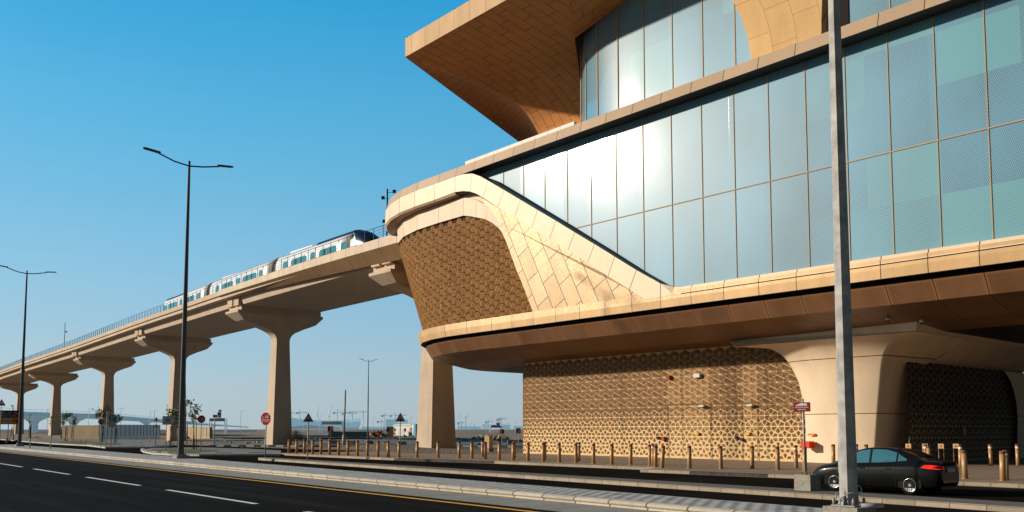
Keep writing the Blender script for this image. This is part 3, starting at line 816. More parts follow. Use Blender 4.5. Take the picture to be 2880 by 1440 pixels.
for i, r in enumerate(R0):
    t = (i/(n-1))**1.0; b = Bp(t); row = []; uvr = []; prev = None; sl = 0
    for k in range(13):
        x = k/12; zz_ = r[2]+(30.56-r[2])*(1-(1-x)**2.4)**.8
        p = L(r[0]+(b[0]-r[0])*x, r[1]+(b[1]-r[1])*x, zz_)
        if prev: sl += (p-prev).length
        prev = p; row.append(p); uvr.append((sl, i*.55))
    G.append(row); UVs.append(uvr)
mb.grid(G, UVs, sm=True); mb.build('canopy_side_vault', 'stone_tile', st)
mb = MB(); G = []; UVs = []
for i, c in enumerate(C0):
    if c[1] < 4.9: break
    row = []; uvr = []
    for k in range(9):
        x = k/8; row.append(L(c[0]+9*x, c[1], c[2]+(30.57-c[2])*math.sin(math.pi/2*x))); uvr.append((x*9, c[1]))
    G.append(row); UVs.append(uvr)
mb.grid(G, UVs, sm=True)
mb.face([L(C0[0][0]+9, 10.9, 30.56), L(73, 10.9, 30.56), L(73, 4.9, 30.56), L(C0[0][0]+9, 4.9, 30.56)], [(0, 0), (60, 0), (60, 6), (0, 6)])
mb.build('canopy_soffit', 'stone_tile', st)
mb = MB(); zt = 32.02
uK = K[0]; q = [uK]
while q[-1] < 73: q.append(q[-1]+1.79)
for a, b in zip(q, q[1:]): mb.face([L(a, 10.93, 30.54), L(b, 10.93, 30.54), L(b, 10.93, zt), L(a, 10.93, zt)], [(a-uK, 0), (b-uK, 0), (b-uK, 1.4), (a-uK, 1.4)])
e = Bp(1); mb.face([L(K[0], K[1]+.03, 30.54), L(e[0], e[1], 30.54), L(e[0], e[1], zt), L(K[0], K[1]+.03, zt)], [(0, 0), (Lb, 0), (Lb, 1.4), (0, 1.4)])
mb.face([L(K[0], 10.93, zt), L(73, 10.93, zt), L(73, e[1], zt), L(e[0], e[1], zt)])
fa = mb.build('canopy_fascia', 'stone_fascia', st)
MATS['stone_fascia'].node_tree.nodes  # joints start at the corner
for u in (uK+.1, uK+6.2, uK+8.0): mb = MB(); mb.tube([L(u, 10.8, zt), L(u, 10.8, zt+.12)], .07, 8); mb.build('roof_lamp', 'black_paint', fa)
# second stone column standing on the ledge
lv = [(22.7, 25.9, 30.42, 5.6), (23.08, 25.86, 30.45, 5.6), (24.26, 25.71, 30.53, 5.64), (25.4, 25.44, 30.66, 5.72), (26.94, 24.86, 31.0, 5.9), (28.5, 23.9, 31.7, 6.4), (29.8, 22.6, 32.8, 7.6), (30.56, 21, 34.5, 9.5)]
mb = MB(); G = []; UVs = []
for z, a, b, w in lv:
    G.append([L(a, 4.9, z), L(a, w-.25, z)]+[L(a+.12+(b-a-.24)*k/4, w, z) for k in range(5)]+[L(b, w-.25, z), L(b, 4.9, z)])
    UVs.append([(z, -1), (z, 0)]+[(z, .1+(b-a)*k/4) for k in range(5)]+[(z, b-a), (z, b-a+1)])
g_ = mb.grid(G, UVs, sm=False); mb.build('stone_column', 'stone_column', st)
MATS['stone_tile']
mb = MB(); mb.ubox(30.62, 31.7, 5.15, 5.26, 22.7, 30.4); mb.build('shade_strip', 'dark_gap', st)  # added black strip stands in for the shade beside the column

# ---- star patterned wall
def star_wall(name, mapf, s0, s1, z0, z1, mats, parent, inc=None, a=.93, r=.45, zlo=1.0, zhi=3.3, light=None):
    back = MB(); S2 = frange(s0, s1, .5); Z2 = [z0, z1]
    back.grid([[mapf(s, z, 0) for s in S2] for z in Z2], sm=True)
    b = back.build(name, mats[0], parent)
    mb = MB(); row = 0; z = z0+.1; rr = random.Random(11)
    while z < z1+r:
        s = s0+(a/2 if row % 2 else 0)
        while s < s1+a/2:
            t = min(1, max(0, (zhi-z)/(zhi-zlo))); big = 0 if z > zhi else 1
            V = [(s+a/2*x, z+r*y) for x, y in ((0, 1), (1, .5), (1, -.5), (0, -1), (-1, -.5), (-1, .5))]
            for k in range(6):
                vx = V[k]
                for sd in (-1, 1):
                    nb = V[(k+sd) % 6]; M = ((vx[0]+nb[0])/2, (vx[1]+nb[1])/2)
                    tri = [(s, z), M, vx]; cx = sum(p[0] for p in tri)/3; cz = sum(p[1] for p in tri)/3
                    sh = .87
                    T0 = [(cx+(p[0]-cx)*sh, cz+(p[1]-cz)*sh) for p in tri]
                    ax = (vx[0]-s, vx[1]-z)
                    mid = (s+ax[0]*.55, z+ax[1]*.55); md = (mid[0]+(M[0]-mid[0])*.5, mid[1]+(M[1]-mid[1])*.5)
                    off = (M[0]-mid[0], M[1]-mid[1])
                    T1 = [(s+ax[0]*.2+off[0]*.03, z+ax[1]*.2+off[1]*.03), md, (s+ax[0]*.88+off[0]*.03, z+ax[1]*.88+off[1]*.03)]
                    tt = t*.9+.1*big
                    T = [(p[0]*(1-tt)+q[0]*tt, p[1]*(1-tt)+q[1]*tt) for p, q in zip(T0, T1)]
                    if any(not (z0+.02 < p[1] < z1-.02 and s0 < p[0] < s1) for p in T): continue
                    if inc and not inc(cx, cz): continue
                    h = [.006, .010 if sd > 0 else .018, .022]
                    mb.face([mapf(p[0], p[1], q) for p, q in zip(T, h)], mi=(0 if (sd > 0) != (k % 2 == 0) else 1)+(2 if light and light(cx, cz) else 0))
            s += a
        z += 1.5*r; row += 1
    mb.build('star_pattern', mats[1:], b, fix=False)
    return b
def wallmap(s, z, o):
    # s=0 where the curve meets the end wall; straight face beyond
    if s > 3*math.pi/2: return L(1.14+s-3*math.pi/2, o, z)
    if s < 0: return L(-1.86-o, -3+s, z)
    th = s/3; return L(1.14-(3+o)*math.cos(th), -3+(3+o)*math.sin(th), z)
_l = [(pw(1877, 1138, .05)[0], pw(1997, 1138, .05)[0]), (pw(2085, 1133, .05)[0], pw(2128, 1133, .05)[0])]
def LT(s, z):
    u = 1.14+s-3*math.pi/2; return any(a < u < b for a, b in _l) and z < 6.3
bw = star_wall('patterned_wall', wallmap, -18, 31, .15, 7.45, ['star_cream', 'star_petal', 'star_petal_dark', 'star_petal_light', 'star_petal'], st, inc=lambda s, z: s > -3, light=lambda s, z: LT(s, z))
# dark joints between cast panels
mb = MB()
for sj_ in (14.5, 19.9, 24.2, 26.5):
    mb = MB(); z = .2; s = sj_
    while z < 6.6:
        dz = .5; d2 = s+(.27 if int(z*2) % 2 else -.27)*.6
        a, b, c, d = wallmap(s-.012, z, .055), wallmap(s+.012, z, .055), wallmap(d2+.012, z+dz, .055), wallmap(d2-.012, z+dz, .055)
        mb.face([a, b, c, d]); s = d2; z += dz
    mb.build('joint', 'dark_gap', bw, fix=False)
for zc_ in (3.35, 5.7):
    mb = MB(); s = 1.0; k = 0
    while s < 27:
        z0_, z1_ = (zc_, zc_+.24) if k % 2 else (zc_+.24, zc_); mb.face([wallmap(s, z0_-.012, .03), wallmap(s+.54, z1_-.012, .03), wallmap(s+.54, z1_+.012, .03), wallmap(s, z0_+.012, .03)]); s += .54; k += 1
    mb.build('joint', 'star_petal_dark', bw, fix=False)
def wallfix(px, py, du, dz, dw, name, mat, par=bw):
    u, w, z = pw(px, py, .06); m = MB(); m.ubox(u-du/2, u+du/2, .05, .05+dw, z-dz/2, z+dz/2); return m.build(name, mat, par)
for a, b in ((1978, 1142), (2113, 1140)):
    o = wallfix(a, b, .42, .12, .28, 'wall_light', 'camera_white')
wallfix(1883, 1062, .25, .25, .2, 'alarm_bell', 'rust_red'); wallfix(1963, 1056.5, .5, .25, .2, 'sign_box', 'sign_white')
for a, b in ((1961, 1219.5), (2104, 1219.5)): wallfix(a, b, .3, .16, .12, 'call_box', 'yellow_box')
wallfix(1868, 1234, .22, .3, .16, 'inlet_box', 'rust_red')
for a, b in ((1851, 1231), (2072, 1231), (2088, 1237)): wallfix(a, b, .16, .18, .12, 'outlet', 'black_paint')
for x0, x1, yt in ((1877, 1997, 1138), (2085, 2128, 1133)):
    a = pw(x0, yt, .06); b = pw(x1, yt, .06); m = MB()
    for u in (a[0], b[0]): m.ubox(u-.012, u+.012, .05, .075, .16, a[2])
    m.ubox(a[0], b[0], .05, .076, a[2]-.012, a[2]+.012); m.build('door_frame', 'star_petal', bw)

# ---- cream corner column with its cap
def solve_u(z, w, curve):
    """u where a point at height z, offset w lies on the image curve x(y)"""
    lo, hi = 15.0, 45.0
    def xc(y):
        if y <= curve[0][1]: return curve[0][0]
        for (a, b), (c, d) in zip(curve, curve[1:]):
            if y <= d: return a+(c-a)*(y-b)/(d-b)
        return curve[-1][0]
    for _ in range(40):
        m = (lo+hi)/2; x, y = proj(L(m, w, z))
        if x < xc(y): lo = m
        else: hi = m
    return lo
z4 = lambda x, y: (2160+x/2.385, 900+y/2.385)
cL = [(2062, 974.5), (2162, 979.5), (2187, 988), (2212, 1012), (2230, 1042), (2244, 1068), (2254, 1110), (2263, 1152), (2269, 1302)]
cC1 = [z4(180, 95), z4(240, 190), z4(290, 300), z4(325, 600), z4(350, 960)]
cC2 = [z4(330, 150), z4(370, 210), z4(400, 275), z4(430, 500), z4(450, 690), z4(475, 960)]
cR = [(2571, 926), (2525, 942), (2491, 984), (2481, 1026), (2470, 1152), (2462, 1265), (2460, 1302)]
cS = [(2625, 980), (2594, 1022), (2575, 1101), (2556, 1235), (2550, 1302)]
lv = [(7.15, 2.1), (6.95, 1.7), (6.6, 1.3), (6.2, 1.05), (5.7, .85), (5.0, .7), (4.2, .6), (3, .5), (1.5, .45), (.1, .45)]
mb = MB(); G = []; UVs = []; CO = []
for z, w in lv:
    wl_ = w if z > 7.1 else max(.03, (z-5.8)*.9)
    a = solve_u(z, wl_, cL); b = solve_u(z, w*.85, cC1); c = solve_u(z, w, cC2); d = solve_u(z, w, cR)
    if z > 7.1: a, b, c, d = 21.9, 25.6, 27.2, 33.2
    a = min(a, b-.3); b = min(b, c-.2)
    e = solve_u(z, -3.9, cS) if z < 5.9 else {6.2: 31.6, 6.6: 32.3, 6.95: 32.9, 7.15: 33.25}[z]
    CO.append((z, w, a, b, c, d, e))
    row = [L(a, wl_, z), L((a+b)/2, (wl_+w*.88)/2+.05, z), L(b, w*.9, z), L((b+c)/2, w*.97, z), L(c, w, z), L(d-.15, w, z), L(d, w-.12, z), L((d+e)/2, (w-3.9)/2, z), L(e, -3.9, z)]
    G.append(row); x = 0; r_ = [(0, z)]
    for p, q in zip(row, row[1:]): x += (q-p).length; r_.append((x, z))
    UVs.append(r_)
print('col', [[round(x, 1) for x in r] for r in CO])
mb.grid(G, UVs, sm=True); cc = mb.build('corner_column', 'column_panel', st)
mb = MB()
top = [(21.1, 1.5, 7.6), (33.3, 2.25, 7.63), (33.35, -18, 7.62)]
bot = [(21.95, 2.05, 7.17), (33.2, 2.12, 7.17), (33.22, -18, 7.17)]
for i in range(2): mb.face([L(*top[i]), L(*top[i+1]), L(*bot[i+1]), L(*bot[i])], [(.5, 7.6), (25, 7.6), (25, 7.2), (.5, 7.2)])
mb.face([L(*top[0]), L(*bot[0]), L(22.0, 0, 7.2), L(21.3, 0, 7.55)], [(0, 7.4)]*4)
mb.build('column_cap', 'column_panel', st)
# vault over the recess, recessed wall and far column
mb = MB(); G = []; UVs = []
for k in range(9):
    x = k/8; u = 33.2-2.35*x; z = 7.17-(7.17-5.95)*math.sin(math.pi/2*x)**1.3
    G.append([L(u, w, z) for w in frange(-3.9, -18, 2)]); UVs.append([(-w*1.0, 10+x) for w in frange(-3.9, -18, 2)])
mb.grid(G, UVs, sm=True); mb.build('recess_vault', 'column_panel', st)
def recmap(s, z, o): return L(30.88+o, -1.6-s, z)
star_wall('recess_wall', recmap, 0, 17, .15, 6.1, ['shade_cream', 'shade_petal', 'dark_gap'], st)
cF = [(2822, 1044), (2838, 1068), (2848, 1095), (2856, 1130), (2860, 1180), (2859, 1240), (2857, 1296)]
pts = []
for x, y in cF: u, w, z = pu(x, y, 31.1); pts.append((w, z))
mb = MB(); poly = [L(31.15, w, z) for w, z in pts]; poly[-1] = L(31.15, pts[-1][0], .1)
poly += [L(31.15, -20, .1), L(33.3, -20, 7.2), L(33.2, pts[0][0]-.0, 7.2)]
for i in range(len(poly)-5): pass
n0 = len(pts)
for i in range(n0-1):
    mb.face([poly[i], poly[i+1], L(31.15, -20, pts[i+1][1] if i < n0-2 else .1), L(31.15, -20, pts[i][1])], [(0, pts[i][1]), (0, pts[i+1][1]), (6, pts[i+1][1]), (6, pts[i][1])])
mb.build('far_column', 'column_panel', st)
# security cameras under the soffit and a notice on the recessed wall
for (x, y), zc in ((c6(1045, 1045), 7.72), (c6(1422, 1070), 7.5)):
    p = pz(x, y, zc); m = MB(); m.tube([p+Vector((0, 0, .14)), p], .1, 10); o = m.build('security_camera', 'camera_white', st)
    m = MB(); m.tube([p, p-Vector((0, 0, .06)), p-Vector((0, 0, .1))], [.08, .06, .02], 10); m.build('lens', 'lens_dark', o)
u, w, z = pu(2236+1905/4, 1118+375/4, 30.95); m = MB(); m.box(L(30.96, w, z), (.02, .42, .5), Matrix.Rotation(ROTU, 3, 'Z')); m.build('notice', 'notice_paper', st)
# hydrant cabinet and print on the column
u, w, z = pw(2236+95/4, 1118+530/4, .95); rw = .95
def colbox(x0, x1, y0, y1, w0, w1, name, mat):
    a = pw(x0, y0, w1); b = pw(x1, y1, w1); m = MB(); m.ubox(a[0], b[0], w0, w1, min(a[2], b[2]), max(a[2], b[2])); return m.build(name, mat, st)
hc = colbox(2236+60/4, 2236+160/4, 1118+492/4, 1118+572/4, .45, 1.0, 'hydrant_cabinet', 'fire_red')
m = MB(); a = pw(2236+90/4, 1118+505/4, 1.0); b = pw(2236+115/4, 1118+550/4, 1.0); m.ubox(a[0], b[0], .99, 1.012, b[2], a[2]); m.build('window', 'dark_gap', hc)
colbox(2236+140/4, 2236+218/4, 1118+405/4, 1118+428/4, .4, .53, 'orange_print', 'orange_print')
#PART4

# ------------------------------------------------------------------ viaduct
ED = lerp_pts([(-1000, -100), (-600, -45), (-400, -24), (-265, -12.5), (-225, -9.8), (-155, -5.7), (-102, -1.9), (-75, -.4), (-57, .7), (-44, 1.2), (-33, 1.6), (-16, 1.8), (0, 1.8)])
ED0 = ED
def ED(u): return (ED0(u-7)+2*ED0(u)+ED0(u+7))/4
vi = thing('metro_viaduct', 'tan concrete metro viaduct on flared piers running off to the left', 'viaduct', L(-60, -6, 0), local=False)
uv_ = frange(-340, -61.5, 4.5)
uw_ = frange(-61.5, -9, 3.2)
def deckgrid(mb, prof, us, mi=0, wrap=False):
    acc = [0]
    for (a, b), (c, d) in zip(prof, prof[1:]): acc.append(acc[-1]+math.hypot(a-c, b-d))
    mb.grid([[L(u, ED(u)+o, z) for o, z in prof] for u in us], [[(u, t) for t in acc] for u in us], mi, sm=False)
mb = MB()
deckgrid(mb, [(-.25, 20.6), (0, 20.6), (0, 20.0), (-.35, 19.92), (-1.45, 19.85)], uv_)
deckgrid(mb, [(-14.6, 20.6), (-14.85, 20.6), (-14.85, 20.0), (-13.4, 19.85)], uv_+uw_)
deckgrid(mb, [(-.25, 20.6), (-.25, 19.5), (-14.6, 19.5), (-14.6, 20.6)], uv_+uw_)
mb.build('deck_parapet', 'concrete_tan', vi)
mb = MB(); deckgrid(mb, [(-1.15, 19.9), (-1.55, 18.45), (-2.1, 18.35), (-12.7, 18.35), (-13.3, 18.5), (-13.7, 19.9)], uv_+uw_); mb.build('girder', 'concrete_tan', vi)
us = uw_; mb = MB()
G = []; 
for i, u in enumerate(us):
    k = (u+61.5)/52.5; e = ED(u)+.12; G.append([L(u, e-.35, 20.67), L(u, e, 20.67), L(u, e, 19.95-.25*k), L(u, e-1.0-.1*k, 19.55-1.35*k), L(u, e-1.6, 19.65-1.0*k)])
for i in range(len(us)-1):
    for j in range(4): mb.face([G[i][j], G[i+1][j], G[i+1][j+1], G[i][j+1]], [(us[i], j), (us[i+1], j), (us[i+1], j+1), (us[i], j+1)], 0 if j < 2 else 1)
mb.face(G[0])
mb.build('panel_skirt', ['deck_panel', 'deck_brown'], vi)
mb = MB()
ur = frange(-330, -10, 1.75)
for u in ur:
    e = ED(u); h0 = 20.6 if u < -61 else 20.8
    if u > -150 or int(u/1.75) % 1 == 0: mb.tube([L(u, e-.12, h0-.3), L(u+.12, e-.05, h0+1.15)], .035 if u > -120 else .05, 4, sm=False)
for dz in (1.1, .8, .5, .25):
    mb.tube([L(u, ED(u)-.08, (20.6 if u < -61 else 20.8)+dz) for u in frange(-330, -10, 7)], .028 if dz > 1 else .014, 4, sm=False, caps=False)
mb.build('railing', 'steel_dark', vi)
pl = [(0, 1.45, 1.25), (14.0, .95, .85), (14.5, 1.02, .87), (14.9, 1.25, .9), (15.25, 1.65, .95), (15.55, 2.3, 1.0), (15.85, 3.1, 1.1), (16.2, 4.6, 1.2), (16.55, 5.9, 1.3), (17.45, 7.05, 2.0), (17.75, 7.05, 2.0), (17.751, 6.55, 1.95), (18.36, 6.55, 1.95)]
tips = [(1056, 772.5), (635, 881), (379, 957.5), (206, 1012.5), (80.5, 1055), (-8, 1083)]
pr = 0
for n_, (x, y) in enumerate(tips):
    u, w, _ = gz(x, y, 17.6); uc, wc = u+1.9, w-7.05
    if n_ == 0: uc, wc = -20.5, -6.15
    kf = 1.1 if n_ == 0 else 1.0
    mb = MB(); base = -1.0
    G = [[L(uc+a*tu*(kf if z < 15 else 1), wc+b*(tw if (b > 0 or tw < 2.6) else 2.6+(tw-2.6)*.62)*(kf if z < 15 else 1), z if z else base) for a, b in ((1, 1), (1, -1), (-1, -1), (-1, 1))] for z, tw, tu in pl]
    b0 = len(mb.v); mb.grid(G, sm=False, close=True); mb.face(G[-1])
    o = mb.build('pier', 'concrete_tan', vi)
    mb = MB()   # bearings and the pilaster on the girder
    for du in (-1.0, 1.0):
        mb.ubox(uc+du-.75, uc+du+.75, ED(uc)-2.2, ED(uc)-.95, 18.36, 19.93)
    mb.build('bearing_block', 'concrete_tan', o)
vm = thing('signal_mast', 'thin dark mast with a side lamp standing on the viaduct far left', 'mast', local=False, at=L(0, 0, 0))
def mast(px, ytop, ybot, wof, label, arms):
    # stands just behind the parapet
    u = -100
    for _ in range(12): u, w, z = pw(px, ybot, ED(u)+wof)
    b = L(u, w, 20.4); zt = pw(px, ytop, w)[2]
    t = thing('signal_mast', label, 'mast', b)
    m = MB(); m.tube([(0, 0, 0), (0, 0, zt-20.4)], .075, 6); m.build('pole', 'steel_dark', t)
    for dz, k in arms:
        m = MB(); m.box((k*.35, 0, zt-20.4-dz), (.7, .04, .04)); m.box((k*.7, 0, zt-20.4-dz+.1), (.32, .2, .3)); m.build('lamp_head', 'steel_dark', t)
bpy.data.objects.remove(vm)
mast(180.5, 909, 975, -1.0, 'thin dark mast with a side lamp standing on the viaduct far left', [(2.2, .5)])
mast(1088, 532, 664, -1.6, 'dark mast with floodlights beside the rounded station end', [(.35, 1), (1.0, -.6), (3.4, -.4)])

# ------------------------------------------------------------------ metro train
tr = thing('metro_train', 'white metro train with teal windows and dark blue nose on the viaduct', 'train', L(-60, -3, 19.5), local=False)
TW = -2.75
def ux(x, y=740, off=TW+1.37):
    u = -60
    for _ in range(25):
        w = ED(u)+off; u = .5*u+.5*pw(x, y, w)[0]
    return u
TZ = .35
sec = [(1.30, 19.55), (1.38, 20.5), (1.35, 21.6), (1.22, 22.2), (.95, 22.62), (.55, 22.85), (0, 22.93)]
sec = sec+[(-a, b) for a, b in reversed(sec[:-1])]
sec = [(a, z+TZ) for a, z in sec]
def tsec(u, k=1.0, top=0.0, inset=0.0):
    c = ED(u)+TW; return [L(u, c+a*k, 19.9+(z-19.9)*(1-top)) for a, z in sec]
cuts = [(ux(464), ux(584)), (ux(592), ux(765)), (ux(775), ux(985, 680))]
def pxu(c): return ux(400+c/3.22, 740)
wins = [[(203, 232), (245, 325), (348, 372), (402, 480), (502, 530)], [(670, 700), (727, 825), (855, 890), (912, 1035), (1057, 1090)], [(1275, 1315), (1347, 1485), (1520, 1560), (1600, 1755), (1793, 1840)]]
for ci, (a, b) in enumerate(cuts):
    mb = MB(); us = frange(a, b, 3); mb.grid([tsec(u) for u in us], sm=True); mb.face(tsec(a)); mb.face(tsec(b))
    car = mb.build('carriage', 'train_white', tr)
    mb = MB()
    c_ = lambda u: ED(u)+TW
    mb.grid([[L(u, c_(u)+1.0, 22.95), L(u, c_(u)+.55, 23.25), L(u, c_(u), 23.32), L(u, c_(u)-.8, 23.15)] for u in us], sm=True)
    blue = (ci == 2)
    mb.build('roof_skin', 'train_roof', car)
    mb = MB()
    bu = {0: (a+.1, a+(b-a)*.42), 2: (a+(b-a)*.55, b)}.get(ci)
    if bu:
        uu_ = frange(bu[0], bu[1], 3); mb.grid([[L(u, c_(u)+1.08, 22.9), L(u, c_(u)+.8, 23.22), L(u, c_(u)+.2, 23.38), L(u, c_(u)-.8, 23.3)] for u in uu_], sm=True); mb.build('blue_roof', 'train_blue', car)
    if True:
        mb = MB(); m0 = a+(b-a)*.12; 
        mb.ubox(m0, m0+(b-a)*.30, c_(m0)-.5, c_(m0)+.5, 23.28, 23.45); mb.build('roof_unit', 'train_roof', car)
    for x0, x1 in wins[ci]:
        u0, u1 = sorted((pxu(x0), pxu(x1))); d = u1-u0; r = .35 if d > 1.5 else .15
        uu_ = [u0, u0+r*.4, u0+r]+frange(u0+r, u1-r, 1.5)[1:-1]+[u1-r, u1-r*.4, u1]
        mb = MB(); row = []
        wide = d > 2
        for u in uu_:
            e = min(u-u0, u1-u)/r; k = 1-max(0, 1-e)**2*.35 if e < 1 else 1
            zc, hh = 21.25, .95*k if wide else 1.0*k
            row.append([L(u, c_(u)+1.405, zc-hh), L(u, c_(u)+1.40, zc), L(u, c_(u)+1.375, zc+hh*.85)])
        mb.grid(row, sm=False); mb.build('window', 'train_glass', car, fix=False)
        if wide:
            nb = 1 if d < 5 else 2
            for k in range(1, nb+2):
                mb = MB(); u = u0+d*k/(nb+2); mb.ubox(u-.09, u+.09, c_(u)+1.38, c_(u)+1.425, 20.45, 22.0); mb.build('pillar', 'gangway', car)
for (a, b), (c, d) in zip(cuts, cuts[1:]):
    mb = MB(); mb.grid([tsec(b-.1, .93, .03), tsec((b+c)/2, .9, .03), tsec(c+.1, .93, .03)], sm=False); mb.build('gangway', 'gangway', tr)
ub0 = cuts[2][1]; un = ux(1043, 682)
mb = MB(); G = []
for k in range(9):
    x = k/8; u = ub0+(un-ub0)*x; G.append([p for p in tsec(u, 1-.35*x**2.2, .78*x**1.9)])
mb.grid(G, sm=True); mb.face(G[-1]); nose = mb.build('nose', 'train_blue', tr)
mb = MB(); G = []
for k in range(7):
    x = k/6*.5; u = ub0+(un-ub0)*x; s_ = tsec(u, (1-.35*x**2.2)*1.015, .78*x**1.9); d_ = 4-x*6.5; j_ = int(d_)
    G.append([s_[0], s_[0].lerp(s_[1], .5), s_[1], s_[1].lerp(s_[2], .5) if d_ > 1.5 else s_[1], s_[2] if d_ > 2 else s_[1].lerp(s_[2], max(0, d_-1)), s_[j_].lerp(s_[j_+1], d_-j_) if d_ > 2 else s_[1].lerp(s_[2], max(0, d_-1))])
mb.grid(G, sm=True); mb.build('side_fairing', 'train_white', nose)
mb = MB(); u = ub0+(un-ub0)*.75; mb.ubox(u-.3, u+.5, ED(u)+TW+.4, ED(u)+TW+1.1, 21.1, 21.3); mb.build('tail_light', 'tail_red', nose)

# ------------------------------------------------------------------ street lamps (local x = across the road towards the carriageway)
RW = math.atan2(W.y, W.x)
def make_lamp(label, at, rz=RW, H=20.15):
    t = thing('street_lamp', label, 'street lamp', at, rz, 'tall twin-arm street lamps')
    m = MB(); m.box((0, 0, .11), (.82, .82, .23)); m.build('plinth', 'concrete_block', t)
    m = MB(); m.tube([(0, 0, .22), (0, 0, 10), (0, 0, H)], [.20, .145, .078], 8, sm=False, rot=math.pi/8); pole = m.build('pole', 'galvanised', t)
    m = MB(); m.box((0, 0, .245), (.56, .56, .03))
    for a in range(4):
        M = Matrix.Rotation(a*math.pi/2, 3, 'Z'); m.prism([M @ Vector((.17, -.008, .25)), M @ Vector((.27, -.008, .25)), M @ Vector((.18, -.008, .62))], M @ Vector((0, .016, 0)))
        M = Matrix.Rotation(a*math.pi/2+math.pi/4, 3, 'Z'); p = M @ Vector((.33, 0, .26)); m.tube([p, p+Vector((0, 0, .12)), p+Vector((0, 0, .16))], [.035, .035, .015], 8)
    m.build('base_plate', 'galvanised', t)
    m = MB(); m.box((0, -.188, 1.35), (.13, .02, .75)); m.build('access_door', 'galvanised', t)
    for sx, ez in ((1, 20.45), (-1, 20.35)):
        m = MB(); m.tube([(0, 0, H-.35), (sx*1.0, 0, H-.22), (sx*2.05, 0, ez-.18)], .052, 8); m.build('arm', 'steel_dark', t)
        m = MB(); pts = [(1.95, .10, 0), (2.1, .17, .0), (2.9, .16, .02), (3.08, .08, .03)]
        G = []
        for x, hw, dz in pts:
            z = ez-.16+(x-2)*.09; G.append([(sx*x, -hw, z), (sx*x, hw, z), (sx*x, hw*.8, z+.09), (sx*x, -hw*.8, z+.09)])
        m.grid(G, sm=False, close=True); m.face(G[0]); m.face(G[-1]); ln = m.build('lantern', 'steel_dark', t)
        m = MB(); m.face([(sx*2.15, -.13, ez-.152), (sx*2.9, -.13, ez-.085), (sx*2.9, .13, ez-.085), (sx*2.15, .13, ez-.152)]); m.build('lens', 'lamp_face', ln)
    return t
nearP = pz(2388, 1424, .37); nearP.z = .15
lampN = make_lamp('tall galvanised street lamp in the right foreground with a chain round its foot', nearP)
m = MB(); Rc = [(math.cos(a)*.27, math.sin(a)*.27, .52+.05*math.sin(a*3)-.10*math.cos(a+.6)) for a in frange(0, 2*math.pi, .3)]; m.tube(Rc, .018, 6); o = m.build('chain', 'galvanised', lampN)
mid = pz(508, 1290, .15); lampM = copy_thing(lampN, mid, RW, 'tall dark street lamp on the paved median left of the viaduct piers', 'tall twin-arm street lamps')
farp = pz(54.5, 1255.5, .15); lampF = copy_thing(lampN, farp, RW, 'street lamp by the left edge beside the orange sign', 'tall twin-arm street lamps')
for l_ in (lampM, lampF):
    for ch in list(l_.children):
        if ch.name.startswith('chain'): bpy.data.objects.remove(ch)
        elif ch.name.startswith('pole'): ch.data = ch.data.copy(); ch.data.materials[0] = MATS['steel_grey']
p = pz(1034, 1241, .1); copy = copy_thing(lampM, p, R(48), 'smaller twin-arm street lamp on open ground beyond the orange bollards', 'tall twin-arm street lamps', scale=(.62, .62, .67))
# loose pipe at the foot of the near lamp
m = MB(); a = nearP+Vector((.1, -.42, .27)); bdir = Vector((.95, -.12, .02)); m.tube([a, a+bdir*.5], .05, 12); m.tube([a, a+bdir*.501], .04, 12, mi=1)
tag(m.build('metal_pipe', ['galvanised', 'lens_dark']), 'short steel pipe lying on the plinth of the foreground lamp', 'pipe')
# bare pole
p = pz(967, 1252, .1); t = thing('bare_pole', 'bare steel pole with thicker foot and no lamp behind the orange bollards', 'pole', p)
m = MB(); m.tube([(0, 0, 0), (0, 0, 1.3)], .2, 8); m.build('base', 'galvanised', t); m = MB(); m.tube([(0, 0, 1.2), (.1, 0, 6.9)], [.13, .10], 8); m.build('pole', 'galvanised', t)

# ------------------------------------------------------------------ bollards
def make_bollard(kind):
    t = thing('bollard' if kind != 'lit' else 'light_bollard', 'x', 'bollard', (0, 0, 0))
    body = 'bollard_orange' if kind == 'orange' else 'bollard_body'
    if kind != 'lit':
        m = MB(); m.tube([(0, 0, 0), (0, 0, .012), (0, 0, .012)], [.15, .15, .10], 14); m.tube([(0, 0, 0), (0, 0, 1.0)], .105, 16); m.build('body', body, t)
        m = MB(); m.tube([(0, 0, 1.0), (0, 0, 1.03)], .109, 16); m.build('reflective_band', 'red_band', t)
        m = MB(); m.tube([(0, 0, 1.03), (0, 0, 1.10), (0, 0, 1.12)], [.105, .105, .085], 16); m.build('cap', 'bollard_cap' if kind != 'plain' else body, t)
    else:
        m = MB(); m.tube([(0, 0, 0), (0, 0, .88)], .10, 16); m.build('body', 'bollard_body', t)
        m = MB(); m.tube([(0, 0, .88), (0, 0, 1.03)], [.085, .10], 16); m.build('lens', 'lamp_acrylic', t)
        m = MB(); m.tube([(0, 0, 1.03), (0, 0, 1.14)], .105, 16); m.build('cap', 'bollard_cap', t)
        m = MB(); m.tube([(0, 0, .86), (0, 0, .885)], .104, 16); m.build('reflective_band', 'red_band', t)
    return t
ORD = 'first second third fourth fifth sixth seventh eighth ninth tenth eleventh twelfth thirteenth fourteenth fifteenth sixteenth seventeenth eighteenth nineteenth twentieth'.split()
orange = [(130, 775), (217, 780), (303, 783), (397, 788), (490, 790), (588, 796), (690, 800), (793, 804), (902, 809), (1013, 813), (1131, 818)]
brown = [(780+x/4, 1080+y/4) for x, y in ((1248, 822), (1369, 827), (1571, 830), (1809, 831), (2045, 834), (2191, 838), (2343, 846), (2497, 852))]
brown += [(1320+x/4, 1080+y/4) for x, y in ((493, 859), (660, 865), (833, 872), (1015, 880), (1202, 888), (1398, 897), (1603, 905), (1815, 908), (2035, 915), (2095, 936), (2168, 943), (2477, 951))]
